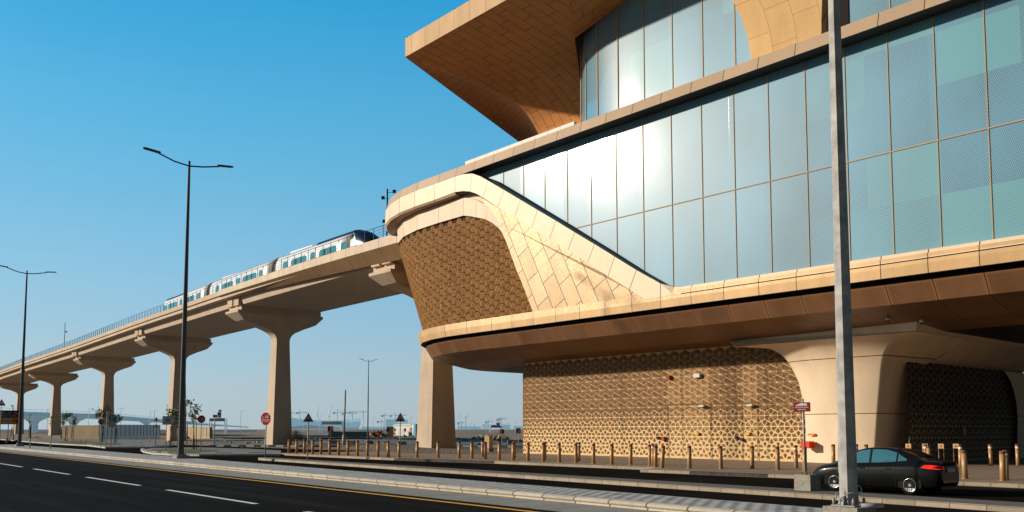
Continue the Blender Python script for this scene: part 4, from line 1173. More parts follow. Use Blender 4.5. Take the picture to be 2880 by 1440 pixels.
brown += [(2028, 1318.5), (2115.5, 1318), (2188, 1321)]
right = [(2236+x/4, 1118+y/4) for x, y in ((110, 828), (434, 757), (805, 760), (1510, 800), (1915, 915), (2340, 938))]
lit = [(780+2310/4, 1080+822/4)]+[(1320+x/4, 1080+y/4) for x, y in ((507, 832), (850, 850), (1232, 866), (2068, 918))]+[(2236+x/4, 1118+y/4) for x, y in ((15, 795), (697, 765), (1470, 770), (1865, 780), (2205, 768), (2510, 765), (2378, 928))]
bo = make_bollard('orange'); bb = make_bollard('brown'); bl = make_bollard('lit')
rb = random.Random(5)
def place(src, lst, labf, grp, first=True, tilt=.0):
    for i, (x, y) in enumerate(lst):
        p = pz(x, y, .153)
        if i == 0 and first: o = src; o.location = p; o['label'] = labf(i); o['group'] = grp
        else: o = copy_thing(src, p, None, labf(i), grp)
        o.rotation_euler = (R(rb.uniform(-1, 1))+tilt, R(rb.uniform(-1, 1)), rb.uniform(0, 6))
    return o
place(bo, [(780+x/4, 1080+y/4) for x, y in orange], lambda i: 'orange bollard, %s from the left in the kerbside row' % ORD[i], 'orange bollards at the left of the pavement')
place(bb, brown[:8], lambda i: 'brown bollard, %s after the orange ones along the kerb' % ORD[i], 'brown bollards along the kerb')
place(bb, brown[8:], lambda i: 'brown bollard before the star patterned wall, %s from its left' % ORD[i], 'brown bollards along the kerb', False)
for o in list(COL.objects):
    if o.get('label') == 'brown bollard before the star patterned wall, eleventh from its left': o.rotation_euler = (0, R(4), 0)
rl = ['tan bollard right behind the fire access sign post', 'tan bollard in front of the cream column left of the car', 'tan bollard showing over the roof front of the black car', 'tan bollard showing above the rear window of the black car', 'tall tan bollard on the pavement just right of the black car', 'tan bollard farthest right along the kerb']
place(bb, right, lambda i: rl[i], 'tan bollards near the car', False)
ll = ['light bollard beside the tan utility cabinet', 'light bollard close to the left end of the star wall', 'light bollard at the start of the bright star wall', 'light bollard with dark cap in front of the left star wall', 'light bollard in the cluster of leaning bollards by the wall door', 'light bollard left of the red hydrant cabinet', 'light bollard hidden partly behind the foreground lamp post', 'light bollard behind the rear of the car roof', 'light bollard in front of the dark recess, next to the hoop posts', 'light bollard in the middle of the dark recessed wall', 'light bollard at the right end of the dark recessed wall', 'light bollard tucked behind the farthest right tan bollard']
place(bl, lit, lambda i: ll[i], 'bollards with a clear light head')
hp = None
for i, (x, lab) in enumerate(((2557, 'leftmost tan hoop post behind the car roof'), (2604, 'second tan hoop post behind the car roof'), (2649, 'third tan hoop post, just above the car boot'), (2691, 'rightmost tan hoop post beside a light bollard'))):
    p = pz(x, 1309.5, .153)
    if hp is None:
        hp = thing('hoop_post', lab, 'hoop post', p, ROTU, 'tan hoop posts before the dark recess')
        m = MB(); m.box((-.13, 0, .55), (.035, .06, 1.1)); m.box((.13, 0, .55), (.035, .06, 1.1)); m.box((0, 0, 1.04), (.3, .065, .25)); m.build('frame', 'bollard_body', hp)
        m = MB(); m.face([(-.06, -.04, .99), (.06, -.04, .99), (.04, -.04, 1.08), (0, -.04, 1.10), (-.04, -.04, 1.08)]); m.build('emblem', 'bollard_cap', hp)
    else: copy_thing(hp, p, ROTU, lab)

# ------------------------------------------------------------------ signs
def facing(p, extra=0.0):
    """rotation so local -y looks to the camera side, plus a real turn of the plate"""
    d = CAM-p; return math.atan2(d.y, d.x)+math.pi/2+extra
def sgn(name, label, cat, px, py, z=.15, turn=0.0, group=None):
    p = pz(px, py, z); return thing(name, label, cat, p, facing(p, turn), group), p
def hz(p, ytop): return EYE+(1207-ytop)/F*p.y - p.z
def disc(m, n, r, zc, y, rot=0.0, sx=1.0, mi=0, th=.012, thick=None):
    pts = [(sx*r*math.cos(rot+2*math.pi*k/n), y, zc+r*math.sin(rot+2*math.pi*k/n)) for k in range(n)]
    m.prism(pts, (0, -(thick or th), 0), mi)
def post(t, h, r=.038, mat='galvanised'):
    m = MB(); m.tube([(0, .03, -.25), (0, .03, h)], r, 8); return m.build('post', mat, t)
XZ = Matrix.Rotation(math.pi/2, 4, 'X')
def txt(s, size, x, y, z, mat, par, name='lettering', xs=1.0): return text_part(s, size, Matrix.Translation((x, y, z)) @ XZ, mat, par, name, .002, xs)
def tri(m, half, zc, y, mi, grow=0.0):
    h = half*1.72; g_ = grow
    m.prism([(-half-g_*1.7, y, zc-h/3-g_), (half+g_*1.7, y, zc-h/3-g_), (0, y, zc+2*h/3+g_*2)], (0, -.008, 0), mi)
def stop_sign(label, px, pbase, yc, r, turn, zb=.15):
    t, p = sgn('stop_sign', label, 'stop sign', px, pbase, zb, turn, 'red octagonal stop signs'); zc = hz(p, yc); post(t, zc+r*.7)
    m = MB(); disc(m, 8, r, zc, -.01, math.pi/8, mi=0); pl_ = m.build('plate', 'sign_back', t)
    m = MB(); disc(m, 8, r*.99, zc, -.024, math.pi/8, th=.004); m.build('face', 'sign_red', t)
    txt('STOP', r*.62, 0, -.032, zc-r*.3, 'sign_white', t); txt('\uFED2\uFED7', r*.75, 0, -.032, zc+r*.35, 'sign_white', t, 'arabic_lettering')
    return t
stop_sign('stop sign on the near side road in front of the second large pier', 745.5, 1285, 1178, .47, R(-42))
stop_sign('stop sign right of the tall median lamp, beside a staked sapling', 564, 1268.5, 1179, .36, R(8))
stop_sign('small dark red stop sign under the roundabout triangle', 282, 1252.5, 1186, .37, R(-20))
stop_sign('stop sign seen almost edge on among the saplings', 206.5, 1246, 1186.5, .42, R(62))
def tri_sign(name, label, px, pbase, yc, half, turn, sym, zb=.15):
    t, p = sgn(name, label, 'warning sign', px, pbase, zb, turn, 'red bordered warning triangles'); zc = hz(p, yc); post(t, zc+half*.9)
    m = MB(); tri(m, half, zc, -.01, 0); m.build('plate', 'sign_red', t)
    m = MB(); tri(m, half*.70, zc, -.02, 0); m.build('face', 'sign_grey' if pbase > 1270 else 'sign_white', t)  # nearer triangles get a grey face, their shade put into the colour
    m = MB()
    if sym == 'hump': m.prism([(-half*.5, -.03, zc-half*.38), (half*.5, -.03, zc-half*.38), (half*.46, -.03, zc-half*.28), (half*.28, -.03, zc-half*.24), (half*.12, -.03, zc-half*.08), (-half*.12, -.03, zc-half*.08), (-half*.28, -.03, zc-half*.24), (-half*.46, -.03, zc-half*.28)], (0, -.004, 0))
    elif sym == 'round':
        for k in range(3):
            a0 = k*2*math.pi/3; pts = [(half*.27*math.cos(a0+a), -.03, zc-.02+half*.27*math.sin(a0+a)) for a in frange(0, 1.6, .25)]; m.tube(pts, half*.055, 4)
            e_ = Vector(pts[-1]); m.tube([e_, e_+Vector((-math.sin(a0+1.7), 0, math.cos(a0+1.7)))*half*.16], [half*.13, .001], 4)
    else:
        m.prism([(-half*.12, -.03, zc-half*.4), (half*.12, -.03, zc-half*.4), (half*.2, -.03, zc-half*.1), (0, -.03, zc+half*.45), (-half*.2, -.03, zc-half*.1)], (0, -.004, 0))
    m.build('symbol', 'black_paint', t); return t
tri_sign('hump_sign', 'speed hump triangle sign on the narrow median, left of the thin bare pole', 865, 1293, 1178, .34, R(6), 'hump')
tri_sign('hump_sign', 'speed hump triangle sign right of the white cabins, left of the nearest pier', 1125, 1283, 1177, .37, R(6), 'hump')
tri_sign('roundabout_sign', 'roundabout warning triangle high on its post at the left', 298.5, 1253, 1149.5, .50, R(4), 'round')
tri_sign('hump_sign', 'small hump triangle mounted lower in the pair left of the tall pier', 437.5, 1253, 1198.5, .27, R(5), 'hump')
tri_sign('junction_sign', 'small junction triangle above another, left of the tall pier', 437.2, 1253.2, 1180, .27, R(5), 'arrow')
tri_sign('warning_sign', 'warning triangle cut off by the left edge of the picture', -1, 1250, 1135, .50, R(4), 'hump')
tri_sign('warning_sign', 'warning triangle mostly hidden behind the tall median lamp', 499, 1254, 1199, .33, R(40), 'hump')
# blue round and 30 limit on one post
t, p = sgn('traffic_sign', 'round blue lane sign above a round 30 limit sign on one post', 'road sign', 312.5, 1253, .15, R(3)); zc = hz(p, 1175); z2 = hz(p, 1194); post(t, zc+.3)
m = MB(); disc(m, 24, .375, zc, -.01); bp_ = m.build('blue_disc', 'sign_blue', t)
m = MB(); m.box((-.07, -.03, zc-.02), (.06, .01, .4)); m.box((.06, -.03, zc-.06), (.2, .01, .055)); m.box((.14, -.03, zc), (.055, .01, .2)); m.prism([(-.16, -.03, zc+.12), (.02, -.03, zc+.12), (-.07, -.03, zc+.27)], (0, -.005, 0)); m.prism([(.06, -.03, zc+.08), (.22, -.03, zc+.08), (.14, -.03, zc+.22)], (0, -.005, 0)); m.build('arrow', 'sign_white', bp_)
m = MB(); disc(m, 24, .375, z2, -.01); rd = m.build('limit_disc', 'sign_red', t); m = MB(); disc(m, 24, .29, z2, -.026, th=.004); m.build('limit_face', 'sign_white', t); txt('30', .36, 0, -.034, z2-.01, 'black_paint', t)
# park and ride arrow
t, p = sgn('direction_sign', 'white arrow shaped Park & Ride direction sign before the dark sapling', 'direction sign', 466, 1265, .15, R(-6)); zc = hz(p, 1182.5); post(t, zc+.35); post(t, zc+.35, .03)
m = MB(); m.prism([(-.36, -.01, zc-.41), (.55, -.01, zc-.41), (.79, -.01, zc), (.55, -.01, zc+.41), (-.36, -.01, zc+.41)], (0, -.02, 0)); m.build('board', 'black_paint', t)
m = MB(); m.prism([(-.33, -.032, zc-.38), (.54, -.032, zc-.38), (.75, -.032, zc), (.54, -.032, zc+.38), (-.33, -.032, zc+.38)], (0, -.004, 0)); m.build('face', 'sign_white', t)
m = MB(); m.box((.13, -.042, zc), (.46, .008, .2)); m.build('metro_symbol', 'sign_blue', t); txt('Park & Ride', .17, .13, -.044, zc-.24, 'black_paint', t); txt('P\u2192M', .13, .13, -.05, zc-.01, 'sign_white', t)
txt('\uFE96\uFED2\uFED7\uFE8D\uFEED \uFEE6\uFEDB\uFEAD\uFE8D', .2, .13, -.044, zc+.23, 'black_paint', t, 'arabic_lettering')
# chevrons
def chevron(label, px, base, yc, wd, hh, dr, turn=0.0, zb=.1):
    t, p = sgn('chevron_sign', label, 'chevron sign', px, base, zb, turn, 'red and white chevron signs'); k = p.y/F; w2, h2 = wd*k/2, hh*k/2; zc = hz(p, yc); post(t, zc)
    m = MB(); m.box((0, -.01, zc), (w2*2, .02, h2*2)); m.build('board', 'sign_red', t)
    m = MB(); q = w2*.35; m.prism([(dr*(-q-.0), -.025, zc+h2*.8), (dr*(q*.6), -.025, zc+h2*.8), (dr*(w2*.8), -.025, zc), (dr*(q*.6), -.025, zc-h2*.8), (dr*(-q), -.025, zc-h2*.8), (dr*(q*.9), -.025, zc)], (0, -.005, 0)); m.build('chevron', 'sign_white', t)
chevron('chevron sign pointing right, beyond the orange bollards', 929, 1238, 1206, 15.5, 15, 1)
chevron('chevron sign pointing left, between the nearest pier and the star wall', 1412, 1251, 1213.5, 11.5, 12.5, -1)
chevron('chevron sign pointing right, close to the star wall corner', 1458, 1255, 1211.5, 12.5, 15, 1)
# orange event sign at the left edge
p = pz(26, 1242, .2); t = thing('event_sign', 'large orange cycle track direction board with a bicycle symbol at the left edge', 'direction sign', p, facing(p, 0)); k = p.y/F
zc = hz(p, 1174); hw = 42*k; hh = 19.5*k; cx = 25*k-hw
for x in (cx+hw-15*k, cx+hw-29*k, cx-hw*.3):
    m = MB(); m.tube([(x, .05, -.3), (x, .05, zc)], .06, 8); m.build('post', 'rust_red', t)
m = MB(); m.box((cx, 0, zc), (hw*2, .08, hh*2)); m.build('board', 'black_paint', t)
m = MB(); m.box((cx, -.05, zc-hh*.5), (hw*2-.15, .02, hh*.92)); m.build('orange_panel', 'sign_orange', t)
m = MB(); m.box((cx, -.05, zc+hh*.5), (hw*2-.15, .02, hh*.92)); m.build('brown_panel', 'sign_brown', t)
txt('Olympic Cycle Track', hh*.42, cx+hw-24*k, -.065, zc+hh*.24, 'sign_white', t, xs=1.0)
txt('\uFED5\uFE8E\uFE92\uFEB4\uFEDF\uFE8D \uFEAD\uFE8E\uFEE4\uFEC0\uFEE3', hh*.5, cx+hw-22*k, -.065, zc+hh*.68, 'sign_white', t, 'arabic_lettering')
bx, bz = cx+hw-32*k, zc-hh*.5
m = MB(); m.box((bx, -.065, bz), (19*k, .01, hh*.66)); m.build('symbol_plate', 'sign_white', t)
m = MB()
for sx in (-1, 1): m.tube([(bx+sx*.27+.19*math.cos(a), -.075, bz-.08+.19*math.sin(a)) for a in frange(0, 2*math.pi, .4)], .02, 4)
for a, b in (((-.27, -.08), (-.1, .14)), ((-.1, .14), (.2, .14)), ((-.1, .14), (.0, -.08)), ((.0, -.08), (.2, .14)), ((.27, -.08), (.18, .24)), ((-.27, -.08), (0, -.08))): m.tube([(bx+a[0], -.075, bz+a[1]), (bx+b[0], -.075, bz+b[1])], .02, 4)
m.build('bicycle', 'black_paint', t)
ax = cx+hw-11*k; m = MB(); m.box((ax-.12, -.065, bz), (.5, .01, .1)); m.prism([(ax+.05, -.062, bz+.22), (ax+.42, -.062, bz), (ax+.05, -.062, bz-.22)], (0, -.01, 0)); m.build('arrow', 'black_paint', t); txt('+', .5, bx-13*k, -.065, bz, 'black_paint', t, 'plus_sign')
# fire engine access sign in a concrete block
p = pz(2271, 1379, .152); t = thing('fire_access_sign', 'red fire engine access sign on a post set in a concrete block', 'sign', p, ROTU+R(-4), local=True)
k = p.y/F
m = MB(); G = [[(a*.30*s_, b*.27*s_, z) for a, b in ((-1, -1), (1, -1), (1, 1), (-1, 1))] for z, s_ in ((0, 1), (.02, 1.01), (.47, .98), (.5, .95))]; m.grid(G, sm=False, close=True); m.face(G[-1]); m.build('block', 'concrete_block', t)
m = MB(); m.tube([(-.06, 0, .4), (-.09, 0, 2.93)], .036, 10); m.build('post', 'galvanised', t)
m = MB()
for a in range(5): m.tube([(-.2+.09*a, .02, .5), (-.2+.1*a, .06, .58), (-.15+.1*a, .0, .56)], .012, 5)
m.build('wire_tie', 'steel_dark', t)
m = MB(); m.box((-.09, -.05, 2.66), (.62, .02, .30)); m.build('board', 'sign_maroon', t)
m = MB(); z = 2.735; m.prism([(-.31, -.062, z-.035), (.11, -.062, z-.035), (.11, -.062, z+.03), (-.0, -.062, z+.035), (-.0, -.062, z+.05), (-.16, -.062, z+.05), (-.17, -.062, z+.02), (-.24, -.062, z+.02), (-.25, -.062, z+.0), (-.31, -.062, z-.005)], (0, -.004, 0)); m.build('fire_engine_symbol', 'sign_grey', t)
txt('FIRE ENGINE ACCESS', .056, -.09, -.064, 2.645, 'sign_white', t, xs=.95); txt('KEEP CLEAR', .056, -.09, -.064, 2.575, 'sign_white', t)
# grey bare sign posts on the median and others
for x, y, yt, lab, bd_ in ((84, 1261.5, 1193, 'grey post with a narrow dark board on the median, left one of two', 1), (142, 1262, 1194, 'bare grey post on the median, right one of two', 0), (525, 1252, 1184, 'plain grey post right of the tall median lamp', 0), (602, 1252.5, 1176, 'tall plain grey post left of the highway gantry', 0), (26.5, 1242.5, 1215, 'short reddish post below the orange board', 0)):
    t, p = sgn('grey_post', lab, 'post', x, y, .16); h = hz(p, yt); post(t, h, .055 if x < 200 else .06)
    if bd_: m = MB(); m.box((.0, -.03, h-.75), (.12, .03, 1.3)); m.build('board', 'rubber', t)
#PART5

# ------------------------------------------------------------------ the black car
cz = math.atan2(-U.y, -U.x)
car = thing('parked_car', 'x', 'car', L(39.5, 18.62, 0), cz)
car.name = 'sedan_car'; car['label'] = 'glossy black sedan driving left on the service road past the bollards'
CH = .035
ST = [(-2.23, .60, .40, .78, (.52, .86), (.38, .90), .91), (-2.17, .73, .30, .90, (.64, 1.00), (.48, 1.035), 1.045), (-2.02, .80, .25, .95, (.71, 1.045), (.52, 1.08), 1.09), (-1.75, .835, .22, .97, (.74, 1.06), (.56, 1.10), 1.12), (-1.5, .845, .2, .975, (.74, 1.07), (.57, 1.155), 1.18),
 (-1.1, .85, .18, .965, (.735, 1.06), (.57, 1.30), 1.345), (-.7, .85, .17, .95, (.735, 1.01), (.56, 1.405), 1.44), (-.3, .85, .17, .935, (.735, .98), (.56, 1.445), 1.475), (.1, .85, .17, .92, (.735, .96), (.56, 1.44), 1.47), (.45, .85, .17, .91, (.735, .945), (.56, 1.385), 1.42),
 (.8, .85, .17, .90, (.735, .93), (.57, 1.255), 1.29), (1.15, .845, .18, .885, (.73, .92), (.57, 1.08), 1.11), (1.45, .84, .2, .865, (.71, .91), (.55, .965), .985), (1.8, .82, .22, .81, (.67, .86), (.48, .90), .92), (2.05, .77, .25, .72, (.62, .78), (.45, .82), .84), (2.2, .68, .3, .62, (.55, .68), (.4, .71), .72), (2.27, .5, .36, .52, (.42, .56), (.3, .58), .585)]
ST = [(x, hw, zb, zs, a, (b[0], b[1]+(CH if -1.6 < x < 1.2 else 0)), zc+(CH if -1.6 < x < 1.2 else 0)) for x, hw, zb, zs, a, b, zc in ST]
def half(s):
    x, hw, zb, zs, a, b, zc = s
    return [(x, hw-.10, zb), (x, hw-.01, zb+.10), (x, hw+.015, zb+(zs-zb)*.42), (x, hw+.012, zs-.13), (x, hw-.012, zs-.035), (x, hw-.055, zs), (x, a[0], a[1]), (x, b[0], b[1]), (x, b[0]*.5, (b[1]+2*zc)/3), (x, 0, zc)]
def flat_(s): return [s[0], s[1], s[2], s[3], s[4][0], s[4][1], s[5][0], s[5][1], s[6]]
def unfl(v): return (v[0], v[1], v[2], v[3], (v[4], v[5]), (v[6], v[7]), v[8])
NS = []
for i in range(len(ST)-1):
    q0, q1, q2, q3 = [flat_(ST[min(len(ST)-1, max(0, i+k))]) for k in (-1, 0, 1, 2)]
    for j in range(4):
        t_ = j/4; NS.append(unfl([.5*((2*b_)+(-a_+c_)*t_+(2*a_-5*b_+4*c_-d_)*t_*t_+(-a_+3*b_-3*c_+d_)*t_**3) for a_, b_, c_, d_ in zip(q0, q1, q2, q3)]))
NS.append(ST[-1]); ST = NS
m = MB(); G = []
for s in ST:
    h_ = half(s); G.append(h_+[(x, -y, z) for x, y, z in reversed(h_[:-1])])
m.grid(G, sm=True); m.face(G[0]); m.face(G[-1]); m.face([G[i][0] for i in range(len(G))]+[G[i][-1] for i in range(len(G)-1, -1, -1)])
body = m.build('body', 'car_paint', car)
def stx(x):
    for a, b in zip(ST, ST[1:]):
        if x <= b[0]:
            f = (x-a[0])/(b[0]-a[0]); q = lambda i: a[i]+(b[i]-a[i])*f; r2 = lambda i: (a[i][0]+(b[i][0]-a[i][0])*f, a[i][1]+(b[i][1]-a[i][1])*f)
            return q(1), q(2), q(3), r2(4), r2(5), q(6)
    return None
for sd in (1, -1):
    def sp(x, t, o=.008):
        hw, zb, zs, a, b, zc = stx(x); y = a[0]+(b[0]-a[0])*t; z = a[1]+(b[1]-a[1])*t; return (x, sd*(y+o+.012*math.sin(math.pi*t)), z+.003)
    for nm, x0, x1, tf in (('front_side_window', .10, 1.02, lambda x: .90 if x < .55 else .90-(x-.55)*.75), ('rear_side_window', -.82, .02, lambda x: .90 if x > -.5 else .90-(-.5-x)*.35), ('quarter_window', -1.17, -.87, lambda x: .74-(-.87-x)*1.5)):
        m = MB(); G = []
        for x in frange(x0, x1, .12):
            tt = tf(x); G.append([sp(x, .06), sp(x, .06+(tt-.06)*.33), sp(x, .06+(tt-.06)*.66), sp(x, tt)])
        m.grid(G, sm=True); m.build(nm, 'car_glass', car, fix=False)
    for x in (.06, -.845): m = MB(); m.grid([[sp(x-.03, t, .012) for t in (.04, .35, .65, .92)], [sp(x+.03, t, .012) for t in (.04, .35, .65, .92)]]); m.build('door_pillar', 'rubber', car, fix=False)
    m = MB(); m.grid([[sp(x, .0, .012), sp(x, .05, .012)] for x in frange(-1.2, 1.05, .15)]); m.build('window_trim', 'chrome' if 0 else 'rubber', car, fix=False)
    for x in (1.30, -1.30):
        m = MB(); yy = sd*.845
        pts = [(x+.375*math.cos(a), yy+sd*.012, .33+.375*math.sin(a)) for a in frange(-.3, math.pi+.3, .2)]; m.face(pts); m.build('wheel_arch', 'dark_gap', car, fix=False)
        m = MB(); y0, y1 = sd*.68, sd*.865
        R_ = [(.20, y1-sd*.015), (.255, y1), (.295, y1-sd*.012), (.312, y1-sd*.05), (.312, y0)]
        rings = [[(x+r*math.cos(a), y, .312+r*math.sin(a)) for r, y in R_] for a in [2*math.pi*k/28 for k in range(29)]]; m.grid(rings, sm=True); wh = m.build('wheel', 'rubber', car)
        m = MB(); m.grid([[(x+r*math.cos(a), y, .312+r*math.sin(a)) for r, y in ((.205, y1-sd*.03), (.215, y1-sd*.005), (.205, y1+sd*.002), (.19, y1-sd*.012))] for a in [2*math.pi*k/28 for k in range(29)]], sm=True)
        for k in range(7):
            a = 2*math.pi*k/7+.3
            for da in (-.16, .16):
                ca, sa_ = math.cos(a), math.sin(a); cb, sb = math.cos(a+da*1.25), math.sin(a+da*1.25)
                w_ = .026; P_ = [(x+.03*ca-w_*sa_, y1-sd*.02, .312+.03*sa_+w_*ca), (x+.03*ca+w_*sa_, y1-sd*.02, .312+.03*sa_-w_*ca), (x+.2*cb+w_*sb, y1-sd*.008, .312+.2*sb-w_*cb), (x+.2*cb-w_*sb, y1-sd*.008, .312+.2*sb+w_*cb)]
                m.prism(P_, (0, -sd*.02, 0))
        m.prism([(x+.05*math.cos(q), y1-sd*.005, .312+.05*math.sin(q)) for q in frange(0, 2*math.pi, .5)[:-1]], (0, -sd*.03, 0)); m.build('rim', 'chrome', wh)
        m = MB(); m.face([(x+.2*math.cos(q), y1-sd*.06, .312+.2*math.sin(q)) for q in frange(0, 2*math.pi, .4)[:-1]]); m.build('brake_disc', 'steel_dark', wh)
    for x in (.30, -.62):
        m = MB(); m.box((x, sd*.868, .815), (.2, .025, .028)); m.build('door_handle', 'car_paint', car)
    m = MB(); m.box((.88, sd*.93, .985), (.12, .18, .13)); o = m.build('wing_mirror', 'car_paint', car); bv = o.modifiers.new('b', 'BEVEL'); bv.width = .03; bv.segments = 2
    m = MB(); P_ = [(-1.66, .86, .875), (-1.78, .862, .965), (-2.02, .815, .972), (-2.16, .755, .955), (-2.205, .70, .935), (-2.235, .52, .93), (-2.24, .50, .86), (-2.23, .70, .83), (-2.17, .78, .825), (-1.98, .842, .84)]
    c = Vector((-2.03, .79, .895)); P_ = [Vector(p) for p in P_]
    for i in range(len(P_)):
        a, b = P_[i], P_[(i+1) % len(P_)]; q = [a, b, c+Vector((-.02, .04, 0))]; m.face([(v.x, sd*v.y, v.z) for v in q])
    m.build('tail_light', 'tail_red', car, fix=False)
    m = MB()
    for x0, zt, zb_ in ((-.845, .93, .30), (.06, .92, .30), (1.0, .9, .42)): m.prism([(x0-.006, sd*.8655, zb_), (x0+.006, sd*.8655, zb_), (x0+.006, sd*.8645, zt-.1), (x0-.006, sd*.8645, zt-.1)], (0, sd*.003, 0))
    m.build('door_gap', 'dark_gap', car)
m = MB(); G = []
for x in frange(-1.52, -.78, .12):
    hw, zb, zs, a, b, zc = stx(x); G.append([(x, y, zc+(b[1]-zc)*(abs(y)/b[0])**2.2+.014) for y in frange(-b[0]*.93, b[0]*.93, .2)])
m.grid(G, sm=True); m.build('rear_window', 'car_glass_dark', car, fix=False)
m = MB(); m.box((-2.25, 0, .80), (.03, .50, .13)); pt = m.build('number_plate', 'sign_white', car)
for sd in (1, -1):
    m = MB(); m.prism([(2.22, sd*.44, .58), (2.10, sd*.72, .60), (1.86, sd*.80, .72), (2.02, sd*.66, .73)], (.01, 0, .02)); m.build('headlight', 'lamp_acrylic', car)

# ------------------------------------------------------------------ saplings with stakes
def sapling(label, px, pbase, ptop, crown, dens=130, lean=0.0, stakes=3, zb=.15, leafy=1.0):
    p = pz(px, pbase, zb); t = thing('sapling_tree', label, 'tree', p, 0.0, 'young staked trees'); k = p.y/F; H = (pbase-ptop)*k
    rr = random.Random(int(px*7+pbase)); m = MB(); path = [(lean*H*x*x+rr.uniform(-.04, .04), 0, H*x*.93) for x in (0, .25, .5, .75, 1)]
    m.tube(path, [.055, .05, .04, .028, .012], 6)
    c0, c1_, wd_ = crown   # crown from/to fraction of height, half width in m
    br = []
    for i in range(9):
        z0 = H*(c0+(c1_-c0)*rr.uniform(0, .8)); a = rr.uniform(0, 6.28); r = wd_*rr.uniform(.5, 1); x0 = lean*z0*z0/H
        e = Vector((x0+r*math.cos(a), r*math.sin(a), min(H, z0+rr.uniform(.2, .7)*(c1_-c0)*H*.5))); m.tube([(x0, 0, z0-.15), ((x0+e.x)/2, e.y/2, (z0+e.z)/2), e], [.02, .014, .006], 4); br.append((Vector((x0, 0, z0)), e))
    m.build('trunk', 'trunk_bark', t)
    m = MB(); ctr = [e for _, e in br]+[b.lerp(e, .6) for b, e in br]
    for i in range(int(dens*leafy)):
        c = rr.choice(ctr); q = c+Vector((rr.gauss(0, 1), rr.gauss(0, 1), rr.gauss(0, 1)))*.17*(1+wd_*.3); sz = rr.uniform(.08, .19)*(1.2 if wd_ > .8 else 1.0)
        a = Vector((rr.uniform(-1, 1), rr.uniform(-1, 1), rr.uniform(-.6, .6))).normalized(); b = a.cross(Vector((rr.uniform(-1, 1), rr.uniform(-1, 1), rr.uniform(-1, 1)))).normalized()
        m.face([q-a*sz, q+b*sz*.5, q+a*sz, q-b*sz*.5])
    m.build('crown', 'leaf', t, fix=False)
    for i in range(stakes):
        a = 2*math.pi*i/3+.4; m = MB(); m.tube([(.22*math.cos(a), .22*math.sin(a), -.1), (.14*math.cos(a), .14*math.sin(a), min(H*.55, 2.4))], .035, 5); m.build('stake', 'stake', t)
    return t
sapling('slender sapling with a small tuft, behind the orange event sign', 32.5, 1227, 1141, (.62, 1.0, .8), 110)
sapling('nearly bare spreading sapling right of the left edge lamp', 81, 1229, 1166, (.5, 1, .9), 40, stakes=2)
sapling('low sapling standing behind the bare grey post', 143, 1232, 1170, (.5, .98, .55), 150, stakes=1)
sapling('tall narrow sapling left of the staked pair', 172.5, 1234, 1150, (.35, .75, .6), 170, stakes=3)
sapling('sapling with a rounded dark crown between three stakes', 185, 1241, 1159, (.7, 1.0, .75), 260, stakes=3)
sapling('leaning sapling touching the edge-on stop sign', 202.5, 1236, 1166, (.45, .95, .7), 170, .1)
sapling('tall thin sapling behind the small dark red stop sign', 288.5, 1243, 1138, (.55, .95, .9), 200, -.15)
sapling('short bushy sapling right of the round limit sign', 324.5, 1247, 1170, (.68, 1.0, .75), 260)
sapling('full dark sapling behind the white arrow shaped sign', 480, 1260.5, 1148, (.62, .98, .75), 330)
sapling('tall airy sapling between the median lamp and a stop sign', 546, 1263.5, 1130, (.48, 1.0, .75), 240, -.12)
# low bushes on the corner bed
rr = random.Random(9); m = MB()
for i in range(26):
    p = pz(rr.uniform(55, 120), rr.uniform(1231, 1239), .15)
    for k in range(9):
        q = p+Vector((rr.gauss(0, .25), rr.gauss(0, .25), rr.uniform(0, .5))); a = Vector((rr.uniform(-1, 1), rr.uniform(-1, 1), rr.uniform(0, 1))).normalized(); b = a.cross(Vector((0, 0, 1))); m.face([q-a*.12, q+b*.06, q+a*.12, q-b*.06])
o = tag(m.build('ground_cover', 'leaf', fix=False), 'straggly low green plants on the corner bed behind the bare grey posts', 'plants'); o['kind'] = 'stuff'

# ------------------------------------------------------------------ far side: walls, flyover, cabins, yard, skyline
def at_(px, py, Z):
    """a point on the picture ray px at depth Z and the height that py asks for"""
    r = ray(px, py); return CAM+r*(Z/r.y)
def quadwall(mb, x0, yb0, yt0, x1, yb1, yt1, Z0, Z1, th=.5, mi=0):
    a, b, c, d = at_(x0, yb0, Z0), at_(x1, yb1, Z1), at_(x1, yt1, Z1), at_(x0, yt0, Z0)
    mb.prism([a-Vector((0, 0, 1)), b-Vector((0, 0, 1)), c, d], Vector((-(b-a).y, (b-a).x, 0)).normalized()*th if (b-a).x > 0 else Vector((0, th, 0)), mi)
def wallthing(label, pts, mat, ribs=0, rail_=True, name='retaining_wall'):
    t = thing(name, label, 'wall', (0, 0, 0), local=True); t['_local'] = 1
    for (a, b) in zip(pts, pts[1:]):
        m = MB(); quadwall(m, a[0], a[1], a[2], b[0], b[1], b[2], a[3], b[3]); m.build('wall_panel', mat, t)
    if ribs:
        m = MB()
        for (a, b) in zip(pts, pts[1:]):
            for k in range(ribs+1):
                f = k/ribs; q = [a[i]+(b[i]-a[i])*f for i in range(4)]; p0, p1 = at_(q[0], q[1], q[3]-.3), at_(q[0], q[2], q[3]-.3); m.tube([p0, p1], .06, 4)
        m.build('rib', 'reveal', t)
    return t
wallthing('cream block retaining wall with rows of knobs, behind the left saplings', [(176, 1226, 1196, 176), (278, 1226.5, 1196, 172)], 'wall_cream', 0)
wallthing('shadowed ribbed retaining wall between two viaduct piers', [(278, 1226.5, 1194, 172), (377, 1225.5, 1194.5, 178), (450, 1224, 1195, 190)], 'far_tan', 8)
wallthing('short ribbed tan wall right of the tall viaduct pier', [(519, 1223, 1200, 190), (590, 1228, 1201, 172)], 'wall_cream', 8)
